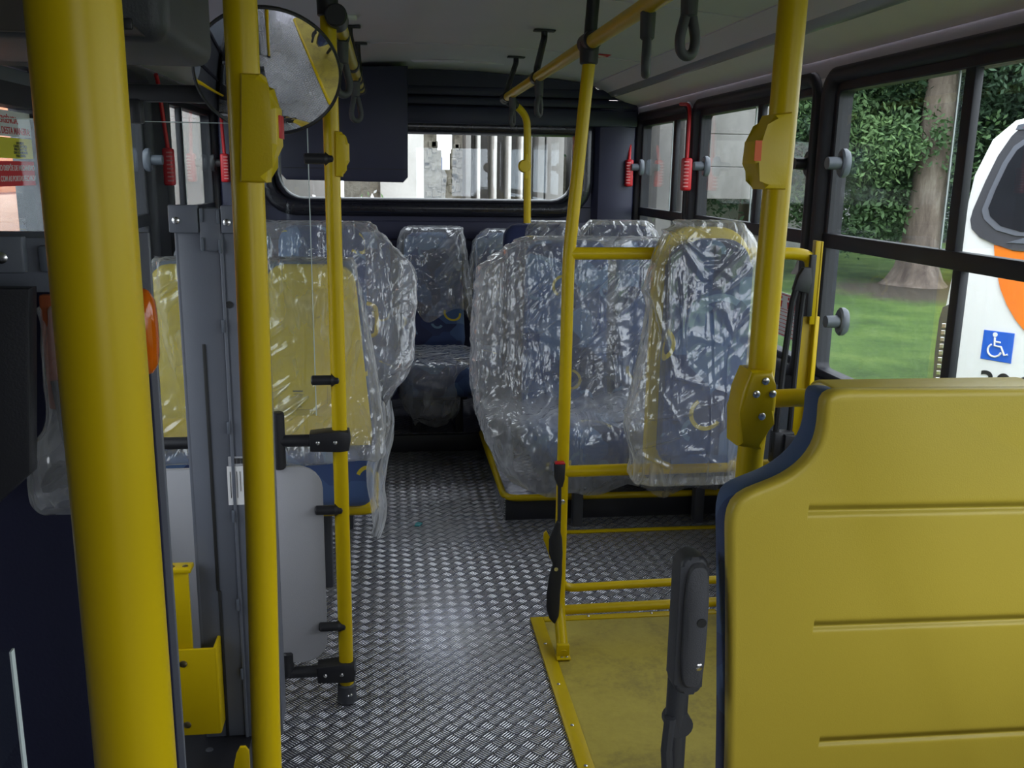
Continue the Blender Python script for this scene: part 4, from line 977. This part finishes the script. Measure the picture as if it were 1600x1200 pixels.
MB().tube([(.502, 2.6, .094), (1.34, 2.6, .102)], .0150, 18).build('bottom_bar', M_YEL, bf)
MB().box(1.222, 1.240, 2.582, 2.588, .98, 1.222, .001).box(1.206, 1.262, 2.60, 2.608, .58, 1.0, .002).box(1.238, 1.244, 2.58, 2.64, .58, 1.222, .002).build('wall_plate', M_YEL, bf)
MB().prism([(.449, .345), (.457, .352), (.466, .335), (.474, .27), (.470, .262), (.458, .30), (.448, .325)], 'y', 2.602, 2.612, .001).build('belt_anchor', M_YEL, bf)

bk = thing('seat_belt_buckle', 'black belt stalk with red-topped buckle hanging on the yellow post', 'seat belt', (.48, 2.57, .55))
MB().prism([(.468, .577), (.500, .577), (.499, .53), (.493, .506), (.480, .506), (.471, .53)], 'y', 2.553, 2.579, .004).build('buckle', M_BLK, bk)
MB().box(.470, .498, 2.556, 2.576, .574, .582, .002).build('release_button', M_RED, bk)
MB().tube([(.486, 2.566, .512), (.487, 2.564, .42), (.486, 2.56, .35)], .0055, 10).build('stalk', M_BELT, bk)
MB().loft([[Vector((xc + w * math.cos(a), 2.556 + .012 * math.sin(a), z)) for a in [2 * math.pi * i / 14 for i in range(14)]] for xc, w, z in ((.484, .006, .40), (.478, .012, .37), (.476, .020, .345), (.478, .021, .30), (.484, .014, .265), (.480, .019, .235), (.474, .021, .17), (.474, .020, .12), (.478, .014, .09), (.482, .008, .078))]).build('rolled_webbing', M_BELT, bk)
screws(MB(), [(.498, 2.580, .452)], (0, -1, 0), .008).cyl((.478, 2.545, .255), (.478, 2.542, .255), .006).build('bolt', M_STEEL, bk)

sbt = thing('seat_belt_reel', 'black shoulder belt with reel hanging on the yellow wall plate under the window', 'seat belt', (1.2, 2.57, .9))
MB().box(1.205, 1.222, 2.570, 2.584, 1.005, 1.185, .002).build('height_rail', M_BLK, sbt)
MB().prism([(1.160, 1.125), (1.175, 1.150), (1.198, 1.150), (1.204, 1.11), (1.196, 1.075), (1.150, 1.085)], 'y', 2.545, 2.570, .006).build('guide', M_BLK, sbt)
MB().tube([(1.163, 2.556, 1.10), (1.152, 2.556, 1.05), (1.14, 2.555, .86), (1.13, 2.552, .60)], .0095, 8).tube([(1.187, 2.562, 1.09), (1.183, 2.562, 1.0), (1.178, 2.562, .62)], .0085, 8).build('webbing', M_BELT, sbt)
MB().box(1.122, 1.185, 2.535, 2.575, .565, .665, .006).prism([(1.15, .66), (1.19, .655), (1.172, .57), (1.15, .56)], 'y', 2.52, 2.54, .003).build('reel', M_BLK, sbt)

def pad_outline(x0, x1, z0, z1, rt, rb): return rrect(x0, x1, z0, z1, [rb, rb, rt, rt], 9)
pd = thing('wheelchair_back_pad', 'narrow padded backrest with yellow shell on the barrier frame, under plastic film', 'backrest', (.87, 2.56, .55))
MB().prism(pad_outline(.735, 1.015, .575, 1.262, .095, .03), 'y', 2.545, 2.578, .012, 3).build('shell', M_YSHELL, pd)
MB().prism(pad_outline(.765, 1.000, .590, 1.232, .075, .03), 'y', 2.490, 2.545, .022, 4).build('cushion', M_FAB, pd)

# small scrap on the floor
t = MB().prism([(.085, 3.575), (.105, 3.57), (.118, 3.60), (.10, 3.615), (.09, 3.60)], 'z', .001, .006, .001).build('plastic_scrap', M_TEAL); tag(t, 'tiny teal scrap of plastic lying on the tread-plate aisle', 'scrap')

# raised seat platform on the right, with yellow nosing
struct('platform', MB().box(.455, XR, 3.62, 4.63, 0, .10, .004), M_PLATE)
struct('trim_7', MB().tube([(.455, 4.60, .098), (.455, 3.605, .098), (XR - .01, 3.605, .098)], .014, 12, fillet=.07).box(.66, XR - .02, 3.44, 3.468, 0, .006, .002), M_YEL)
struct('trim_8', MB().box(.46, XR - .01, 3.612, 3.622, .0, .088, .001), M_BLK)  # black strip added over the plate riser, its shade put in as colour
# ------------------------------------------------------------------ seats
def lerp(a, b, t): return a + (b - a) * t
def se(v, e): return math.copysign(abs(v) ** e, v)
def sample(prof, v):
    # smooth interpolation in a list of equal-length tuples, v in 0..1
    n = len(prof) - 1; f = min(max(v, 0), 1) * n; i = min(int(f), n - 1); t = f - i
    P = [prof[max(i - 1, 0)], prof[i], prof[i + 1], prof[min(i + 2, n)]]
    out = []
    for a, b, c, d in zip(*P):
        m1 = (c - a) / 2; m2 = (d - b) / 2
        out.append((2 * t ** 3 - 3 * t * t + 1) * b + (t ** 3 - 2 * t * t + t) * m1 + (-2 * t ** 3 + 3 * t * t) * c + (t ** 3 - t * t) * m2)
    return out
def back_mb(xc, wb, wt, z0, z1, yb, yt, d, rt=.07, n=40, nv=26, e=.34):
    loops = []
    for j in range(nv + 1):
        t = j / nv; t = t if t < .8 else .8 + .2 * math.sin((t - .8) / .2 * math.pi / 2)
        z = lerp(z0, z1, t); w = lerp(wb, wt, t ** .8); dd = d
        s = (z - (z1 - rt)) / rt
        if s > 0: w -= rt * .9 * (1 - math.sqrt(max(0, 1 - s * s)))
        s = (z - (z1 - .035)) / .035
        if s > 0: dd *= max(.15, math.sqrt(max(0, 1 - s * s)))
        if t < .06: dd *= .55 + .45 * t / .06; w *= .94 + .06 * t / .06
        y = lerp(yb, yt, t) + .012 * math.sin(t * 5)
        loops.append([Vector((xc + w * se(math.cos(a), e), y + dd * se(math.sin(a), e), z)) for a in [2 * math.pi * k / n for k in range(n)]])
    return MB().loft(loops)
def cushion_mb(x0, x1, y0, y1, z0, z1, r=.05):
    return MB().box(x0, x1, y0, y1, z0, z1, r, 4)

# --- foreground seat, its back towards the camera
fs = thing('bus_seat', 'large yellow-backed seat filling the lower right corner, seen from behind', 'bus seat', (.72, 1.25, 0))
outl = [(.520, .30), (.496, .58), (.479, .75), (.468, .853), (.4585, .935), (.458, .952), (.461, .966), (.467, .975), (.480, .981), (.499, .987), (.521, .995), (.542, 1.007), (.559, 1.023), (.570, 1.042), (.575, 1.062), (.575, 1.080), (.572, 1.102), (.570, 1.112), (.573, 1.120), (.582, 1.125),
        (.905, 1.122), (.925, 1.116), (.935, 1.095), (.938, 1.06), (.95, 1.01), (.98, .98), (1.02, .968), (1.035, .94), (1.035, .30)]
def shr(co): return Vector((co.x, co.y + (1.144 - co.z) * .10, co.z))
def dense(poly, step=.010):
    n = len(poly); out = []
    for i in range(n):
        a, b, c, d = (poly[(i + k) % n] for k in (-1, 0, 1, 2))
        L = math.hypot(c[0] - b[0], c[1] - b[1]); m = max(1, int(L / step))
        straight = L > .10
        for q in range(m):
            t = q / m
            if straight: out.append((lerp(b[0], c[0], t), lerp(b[1], c[1], t)))
            else: out.append(tuple(.5 * (2 * b[k] + (c[k] - a[k]) * t + (2 * a[k] - 5 * b[k] + 4 * c[k] - d[k]) * t * t + (3 * b[k] - a[k] - 3 * c[k] + d[k]) * t ** 3) for k in (0, 1)))
    for _ in range(3): out = [tuple((out[i - 1][k] + 2 * out[i][k] + out[(i + 1) % len(out)][k]) / 4 for k in (0, 1)) for i in range(len(out))]
    return out
def slab(poly, prof):
    # outline slab with rounded edges: prof = (inset, y) pairs
    n = len(poly); nor = []
    area = sum(poly[i][0] * poly[(i + 1) % n][1] - poly[(i + 1) % n][0] * poly[i][1] for i in range(n))
    sg_ = 1 if area > 0 else -1
    for i in range(n):
        dx = poly[(i + 2) % n][0] - poly[i - 2][0]; dz = poly[(i + 2) % n][1] - poly[i - 2][1]; l = math.hypot(dx, dz) or 1
        nor.append((-dz / l * sg_, dx / l * sg_))
    return MB().loft([[shr(Vector((x + nx * ins, y, z + nz * ins))) for (x, z), (nx, nz) in zip(poly, nor)] for ins, y in prof])
D_ = dense(outl)
slab(D_, [(.010, 1.1385), (.005, 1.1395), (.002, 1.142), (0, 1.147), (0, 1.160), (.003, 1.163)]).build('shell', M_VINYL, fs, 60)
slab(D_, [(.006, 1.163), (.0045, 1.165), (.0045, 1.210), (.010, 1.222), (.018, 1.230), (.030, 1.235)]).build('cushion_back', M_FAB, fs, 60)
MB().box(.588, .92, 1.152, 1.240, 1.080, 1.1215, .016, 4).build('top_roll', M_VINYL, fs, 60)
MB().box(.74, 1.03, 1.36, 1.74, .36, .48, .04, 4).build('seat_cushion', M_FAB, fs)
MB().tube([(.78, 1.30, 0), (.78, 1.30, .37)], .025, 14).tube([(.93, 1.62, 0), (.93, 1.62, .37)], .025, 14).box(.72, .99, 1.28, 1.68, .31, .36, .01).build('frame', M_DGREY, fs)
ar = MB().prism(rrect(.405, .4475, .655, .872, [.018, .012, .018, .016]), 'y', 1.195, 1.235, .006, 3).build('armrest', M_DGREY, fs)
MB().loft([[Vector((.430 + .019 * k * se(math.cos(a), .6), y, .765 + .104 * k * se(math.sin(a), .5))) for a in [2 * math.pi * i / 32 for i in range(32)]] for y, k in ((1.195, .95), (1.188, .9), (1.184, .6))]).build('end_cap', plain('soft_dark_grey', (.065, .066, .075), .55, bscale=500), ar)
screw_parts([(.437, 1.186, .705)], (0, -1, 0), .006, M_STEEL, ar)
MB().cyl((.437, 1.186, .775), (.437, 1.183, .775), .007, seg=16).build('screw_hole', M_INK, ar)
MB().tube([(.425, 1.235, .66), (.428, 1.245, .40)], .0165, 16).tube([(.412, 1.225, .60), (.409, 1.225, .545), (.414, 1.228, .50)], .009, 10).cyl((.428, 1.222, .585), (.428, 1.255, .585), .02, seg=18).build('armrest_post', M_DGREY, fs)

def facing_double(label, centers, yfront, yback, ztop, zcush, wt, wb, group, leg_y, fab=M_FAB, handle=None, z_floor=0):
    s = thing('double_seat', label, 'bus seat', (sum(centers) / len(centers), (yfront + yback) / 2, z_floor), group)
    for c in centers:
        b = back_mb(c, wb, wt, zcush - .04, ztop, yback - .01, yback + .06, .05).build('backrest', fab, s, 60)
        back_mb(c, wb - .012, wt - .012, zcush - .05, ztop - .012, yback + .045, yback + .115, .016).build('back_shell', M_YSHELL, s, 60)
        cushion_mb(c - wb - .005, c + wb + .005, yfront, yback + .03, zcush - .17, zcush).build('seat_cushion', fab, s)
    f = MB()
    x0, x1 = min(centers) - .1, max(centers) + .1
    f.box(x0 - .05, x1 + .05, yfront + .06, yback, zcush - .20, zcush - .172, .006)
    f.build('frame', M_BLK, s)
    for x in (x0 + .09, x1): MB().box(x - .02, x + .02, leg_y - .025, leg_y + .025, z_floor, zcush - .19, .004).build('leg', M_DGREY, s)
    if handle: MB().tube(handle, .0085, 12, fillet=.03).build('grip_handle', M_YELP, s)
    return s
R1 = facing_double('blue double seat in plastic right behind the barrier frame', (.755, 1.155), 3.50, 3.93, 1.125, .40, .175, .19, 'blue seats facing the camera', 3.54)
R2 = facing_double('blue double seat behind the plastic-covered pair, the short pole rising from it', (.735, 1.15), 4.24, 4.62, 1.155, .50, .17, .185, 'blue seats facing the camera', 4.30, M_NAVYFAB, None, .10)
L1 = facing_double('blue double seat on the left facing the yellow seat backs, with yellow grip handle', (-.278, -.665), 3.52, 3.95, 1.178, .45, .175, .19, 'blue seats facing the camera', 3.60,
                   handle=[(-.095, 3.90, .865), (-.060, 3.885, .855), (-.055, 3.88, .80), (-.060, 3.885, .735), (-.090, 3.90, .725)])
am = MB().loft([[Vector((-.052 + .020 * k * math.cos(a), 3.66 + y, .475 + .055 * k * se(math.sin(a), .6))) for a in [2 * math.pi * i / 20 for i in range(20)]] for y, k in ((-.012, .4), (-.010, .9), (0, 1), (.25, 1), (.26, .6))]).build('armrest', M_DGREY, L1)

def rear_seat(label, xc, fab=M_FAB):
    s = thing('rear_bench_seat', label, 'bus seat', (xc, 4.9, .09), 'rear bench seats')
    back_mb(xc, .178, .155, .46, 1.078, 5.115, 5.215, .052).build('backrest', fab, s, 60)
    cushion_mb(xc - .185, xc + .185, 4.50, 5.10, .30, .475, .055).build('seat_cushion', fab, s)
    MB().box(xc - .15, xc + .15, 4.62, 5.1, .27, .298, .004).build('frame', M_BLK, s)
    for x in (xc - .11, xc + .11): MB().box(x - .02, x + .02, 4.66, 4.70, .09, .272, .003).build('leg', M_BLK, s)
    return s
S2 = rear_seat('navy rear bench seat with circle pattern at the end of the aisle', .235)
S3 = rear_seat('rear bench seat right of the aisle seat, half behind the plastic-covered pair', .625)
S1 = rear_seat('rear bench seat left of the aisle seat, behind the milky plastic cover', -.155)

# --- yellow-backed double seat on the left, facing the rear
ys = thing('double_seat', 'rear-facing double seat with two yellow backs in plastic, left of the aisle', 'bus seat', (-.39, 3.0, 0))
for i, c in enumerate((-.228, -.548)):
    sh = back_mb(c, .172, .126, .56, 1.136, 2.865, 2.765, .02, .06).build('back_shell', M_YSHELL, ys, 60)
    back_mb(c, .176, .132, .54, 1.146, 2.925, 2.825, .035, .06).build('backrest', M_FAB, ys, 60)
    cushion_mb(c - .165, c + .168, 2.84, 3.30, .35, .545, .045).build('seat_cushion', M_FAB, ys)
    if i == 0:
        pr = MB(); cx = c - .055
        for k, w in enumerate((.030, .024, .018, .022, .016, .012, .020, .026)):
            z = .742 - k * .0085
            pr.box(cx - w / 2, cx + w / 2, 2.8262 - (.742 - z) * -.17 - .0026, 2.8262 - (.742 - z) * -.17 - .0012, z, z + (.004 if k == 0 else .0018))
        pr.build('printed_label', M_INK, sh)
        gl = MB()
        frame_ring(gl, c - .16, c + .035, .685, .93, .03, [(0, 2.8225), (.0018, 2.8225), (.0018, 2.8275), (0, 2.8275)], 'y')
        gl.build('pocket_outline', plain('ochre_line', (.45, .33, .015), .5), sh)
MB().box(-.70, -.07, 2.88, 3.28, .32, .348, .006).tube([(-.60, 2.90, .325), (-.06, 2.90, .325), (-.06, 3.26, .325)], .014, 12, fillet=.05).build('frame', M_YEL, ys)
for x in (-.228, -.60): MB().box(x - .02, x + .02, 3.03, 3.08, 0, .33, .004).build('leg', M_DGREY, ys)

# ------------------------------------------------------------------ plastic covers
def bag(name, label, prof, fold=.02, seed=0, gather=.9, hem=.02, nu=190, nv=110, e=.45, crin=.006, e2=None, group='clear plastic seat covers', pleat=0, creases=()):
    # prof rows, bottom to top: (z front, y front, z back, y back, x left, x right)
    def fn(u, v):
        a = 2 * math.pi * u; zf, yf, zb, yb, xl, xr = sample(prof, v)
        ca, sa = math.cos(a), math.sin(a)
        sx, sy = se(ca, e), se(sa, e2 or e)
        if v > .965:
            q = (v - .965) / .035; k = math.sqrt(max(0, 1 - q * q)); 
            yf, yb = lerp((yf + yb) / 2, yf, k), lerp((yf + yb) / 2, yb, k)
        x = (xl + xr) / 2 + (xr - xl) / 2 * sx; s = (sy + 1) / 2
        p = Vector((x, lerp(yf, yb, s), lerp(zf, zb, s)))
        g = 1.0 if v < gather else max(.12, 1 - (v - gather) / (1 - gather) * 1.2)
        x3, y3 = x * 9, sa * 2.2
        n1 = noise.noise(Vector((x3 + 1.2 * v, y3, v * 1.1 + seed)))
        n1b = noise.noise(Vector((x3 * 2.6, y3 * 2, v * 1.8 + seed + 9)))
        d1 = x * .8 + p.z; n2 = noise.noise(Vector((d1 * 12 + seed, (x - p.z * .6) * 4.5, y3)))
        n3 = noise.noise(Vector((x * 30, p.z * 26, y3 + seed))); 
        rid = (1 - abs(n2) * 2.4)
        n4 = noise.noise(Vector(((x - .7 * p.z) * 22, (p.z + x) * 8, seed + y3)))
        rid2 = max(0, 1 - abs(n4) * 3.2)
        dsp = fold * g * (n1 + .6 * n1b) + crin * g * (.8 * max(0, rid) + .7 * rid2 + .3 * n3)
        if gather < 1: dsp += .006 * math.sin(x * 150 + 3 * n1) * math.exp(-((v - gather) / .05) ** 2)
        if pleat:
            q_ = (x * 15 + .8 * noise.noise(Vector((x * 5, y3, seed + v * 1.5))) + (sa > 0) * .37) % 1
            dsp += pleat * (1 - abs(q_ - .5) * 2) ** 2 * math.exp(-abs(gather - v) * 2.6) * (.5 + abs(n1) * 2)
        if creases and sa < .3:
            for (ax, az, bx, bz, am, wd) in creases:
                lx, lz = bx - ax, bz - az; L2 = lx * lx + lz * lz
                t_ = ((p.x - ax) * lx + (p.z - az) * lz) / L2
                if -.02 < t_ < 1.02:
                    tt = min(max(t_, 0), 1); dd = math.hypot(p.x - ax - tt * lx, p.z - az - tt * lz)
                    if dd < wd * 3: dsp += am * max(0, 1 - dd / wd) * min(1, 6 * (1 - tt) + .2) + am * .25 * math.exp(-(dd / wd / 1.6) ** 2)
        dr = Vector((ca * .8, sa, .15)); p += dr * dsp
        p.z += hem * (1 - v) ** 6 * (noise.noise(Vector((x * 7, y3, seed + 3))) * 2)
        return p
    o = MB().sheet(nu, nv, fn, close_u=True).build(name, M_FILM, None, 180)
    return tag(o, label, 'plastic cover', group)

def pc(*q): return (.728 + (q[0] - 1030) * .00183, 1.281 - (q[1] - 345) * .00184, .728 + (q[2] - 1030) * .00183, 1.281 - (q[3] - 345) * .00184, .007, .007)
PADC = [pc(1036, 348, 1145, 430), pc(1055, 342, 1150, 384), pc(1028, 360, 1028, 455), pc(1028, 452, 1063, 580), pc(1062, 578, 1146, 604), pc(996, 646, 1066, 640), pc(1062, 642, 1140, 614), pc(1010, 692, 1140, 648),
        pc(1040, 600, 1076, 656), pc(1096, 450, 1138, 482), pc(1014, 700, 1064, 724), pc(1050, 383, 1050, 531), pc(1115, 410, 1150, 515), pc(1022, 420, 1042, 520), pc(1084, 514, 1134, 528), pc(1045, 352, 1130, 470), pc(1090, 690, 1140, 720), pc(1005, 380, 1000, 560)]
rc_ = random.Random(77)
SEATC = []
for k in range(26):   # crinkles across the lower back and cushion of the wide cover
    x_ = rc_.uniform(.50, 1.05); z_ = rc_.uniform(.42, .80); a_ = rc_.uniform(-.5, .9); l_ = rc_.uniform(.07, .22)
    SEATC.append((x_, z_, x_ + l_ * math.cos(a_), z_ + l_ * math.sin(a_), rc_.uniform(.006, .012), .012))
for k in range(12):   # long pleats falling from the gather
    x_ = .50 + k * .055 + rc_.uniform(-.015, .015)
    SEATC.append((x_, 1.08, x_ + rc_.uniform(-.05, .04), rc_.uniform(.55, .85), rc_.uniform(.008, .014), .013))
bag('plastic_cover', 'clear plastic bag over the narrow wheelchair backrest, gathered at its bottom',
    [(.545, 2.50, .535, 2.60, .735, .995), (.530, 2.475, .54, 2.605, .690, 1.025), (.60, 2.465, .60, 2.605, .690, 1.025), (.70, 2.465, .70, 2.605, .668, 1.03), (.82, 2.47, .82, 2.605, .690, 1.03), (1.0, 2.475, 1.0, 2.605, .718, 1.032), (1.15, 2.478, 1.15, 2.605, .728, 1.034), (1.235, 2.485, 1.235, 2.60, .758, 1.010), (1.282, 2.51, 1.282, 2.585, .800, .965)],
    fold=.006, seed=2, gather=.97, hem=.004, crin=.0025, nu=420, nv=240, creases=PADC)
bag('plastic_cover', 'wide crumpled plastic cover over the double seat behind the barrier frame',
    [(.16, 3.47, .16, 4.02, .50, 1.37), (.24, 3.44, .22, 4.06, .44, 1.37), (.38, 3.44, .30, 4.08, .38, 1.37), (.44, 3.50, .42, 4.09, .355, 1.37), (.50, 3.74, .55, 4.10, .345, 1.37), (.68, 3.83, .70, 4.10, .35, 1.37), (.86, 3.86, .86, 4.10, .365, 1.37), (1.0, 3.88, 1.0, 4.10, .40, 1.365), (1.09, 3.90, 1.09, 4.09, .50, 1.365), (1.14, 3.93, 1.14, 4.07, .59, 1.34)],
    fold=.026, seed=5, gather=.93, hem=.03, crin=.008, nu=420, nv=220, pleat=.018, creases=SEATC)
bag('plastic_cover', 'milky plastic cover billowing into the aisle from the left blue double seat',
    [(.42, 3.62, .42, 4.02, -.86, -.045), (.52, 3.66, .50, 4.08, -.87, .02), (.62, 3.74, .62, 4.10, -.87, .088), (.78, 3.82, .78, 4.11, -.87, .100), (.92, 3.85, .92, 4.11, -.87, .105), (1.0, 3.87, 1.0, 4.11, -.87, .092), (1.08, 3.89, 1.08, 4.10, -.86, .03), (1.14, 3.91, 1.14, 4.09, -.85, -.03), (1.196, 3.94, 1.196, 4.06, -.835, -.085)],
    fold=.022, seed=11, gather=.93, hem=.05, crin=.006, nu=260, nv=150, pleat=.014)
bag('plastic_cover', 'plastic cover over the right yellow seat back, its hem bunched above the blue cushion',
    [(.530, 2.775, .53, 2.97, -.43, -.030), (.545, 2.760, .55, 2.98, -.435, -.026), (.62, 2.775, .62, 2.98, -.425, -.030), (.75, 2.775, .75, 2.965, -.410, -.044), (.90, 2.748, .90, 2.935, -.39, -.065), (1.04, 2.722, 1.04, 2.905, -.365, -.088), (1.10, 2.712, 1.10, 2.89, -.358, -.096), (1.152, 2.728, 1.152, 2.86, -.34, -.112)],
    fold=.012, seed=17, gather=.90, hem=.01, crin=.004, pleat=.012, nu=260, nv=140)
bag('plastic_cover', 'plastic cover over the left yellow seat back, beside the lift column',
    [(.530, 2.775, .53, 2.97, -.745, -.445), (.545, 2.760, .55, 2.98, -.75, -.445), (.62, 2.775, .62, 2.98, -.74, -.45), (.75, 2.775, .75, 2.965, -.72, -.45), (.90, 2.748, .90, 2.935, -.70, -.45), (1.04, 2.722, 1.04, 2.905, -.685, -.44), (1.10, 2.712, 1.10, 2.89, -.68, -.42), (1.152, 2.728, 1.152, 2.86, -.665, -.43)],
    fold=.010, seed=23, gather=.90, hem=.01, crin=.004, pleat=.012)
bag('plastic_cover', 'pointed plastic hood pulled over the rear aisle seat',
    [(.66, 5.02, .60, 5.27, .10, .455), (.72, 5.03, .70, 5.28, .065, .445), (.82, 5.05, .80, 5.29, .052, .425), (.93, 5.08, .92, 5.30, .048, .41), (1.02, 5.11, 1.02, 5.30, .054, .40), (1.07, 5.13, 1.07, 5.30, .070, .392), (1.105, 5.17, 1.112, 5.28, .10, .385)],
    fold=.016, seed=31, gather=.95, hem=.09, crin=.010)
bag('plastic_cover', 'plastic hood over the rear bench seat beside the plain navy seat top',
    [(.72, 5.02, .70, 5.27, .41, .83), (.80, 5.03, .80, 5.28, .42, .825), (.92, 5.06, .92, 5.30, .44, .82), (1.02, 5.10, 1.02, 5.30, .46, .80), (1.06, 5.12, 1.06, 5.30, .50, .79), (1.10, 5.17, 1.10, 5.28, .54, .76)],
    fold=.020, seed=37, gather=.95, hem=.05, crin=.010)
bag('plastic_cover', 'short gathered plastic hood on the seat top right of the short pole',
    [(.95, 4.56, .95, 4.78, .655, .955), (1.0, 4.565, 1.0, 4.79, .66, .95), (1.08, 4.57, 1.08, 4.79, .665, .945), (1.13, 4.60, 1.13, 4.78, .675, .935), (1.172, 4.64, 1.172, 4.76, .70, .91)],
    fold=.010, seed=41, gather=.80, hem=.02, crin=.008)
bag('plastic_cover', 'gathered plastic hood on the seat top left of the wheelchair backrest',
    [(.90, 4.56, .90, 4.78, .93, 1.36), (1.0, 4.565, 1.0, 4.79, .94, 1.355), (1.08, 4.57, 1.08, 4.79, .955, 1.345), (1.13, 4.60, 1.13, 4.78, .975, 1.335), (1.178, 4.64, 1.178, 4.76, 1.01, 1.30)],
    fold=.012, seed=43, gather=.85, hem=.02, crin=.009)
bag('plastic_cover', 'loose plastic film over the left half of the rear aisle seat cushion',
    [(.17, 4.55, .20, 4.80, .10, .30), (.22, 4.49, .24, 4.95, .07, .335), (.30, 4.475, .30, 5.02, .04, .345), (.40, 4.475, .40, 5.04, .03, .345), (.47, 4.50, .47, 5.04, .03, .42), (.487, 4.60, .487, 4.98, .05, .43)],
    fold=.012, seed=47, gather=.95, hem=.03, crin=.006)
# loose tail of film hanging from the yellow seat towards the aisle floor
def tail(u, v):
    z = lerp(.70, .275, v); w = lerp(.018, .030, math.sin(v * 3.0) ** 2) ; xc = lerp(-.020, -.062, v ** 1.2) + .012 * math.sin(v * 9)
    return Vector((xc + (u - .5) * 2 * w + .006 * noise.noise(Vector((u * 6, v * 7, 1))), 2.80 + .03 * math.sin(u * 9 + v * 5) + .05 * (1 - v), z + .02 * noise.noise(Vector((u * 4, v * 3, 5)))))
t = MB().sheet(40, 60, tail).build('plastic_tail', M_FILM, None, 180)
tag(t, 'twisted strip of plastic film hanging beside the blue cushion to the aisle floor', 'plastic film')
bag('plastic_cover', 'cloudy plastic bag holding a coiled cable inside the near lift column',
    [(1.005, 1.075, 1.005, 1.12, -.405, -.350), (1.02, 1.068, 1.02, 1.13, -.415, -.335), (1.06, 1.066, 1.06, 1.13, -.415, -.330), (1.09, 1.068, 1.09, 1.125, -.405, -.335), (1.12, 1.075, 1.12, 1.115, -.388, -.345), (1.20, 1.078, 1.20, 1.11, -.385, -.35), (1.25, 1.08, 1.25, 1.11, -.38, -.352)],
    fold=.006, seed=53, gather=.97, hem=.006, crin=.002, nu=110, nv=90)
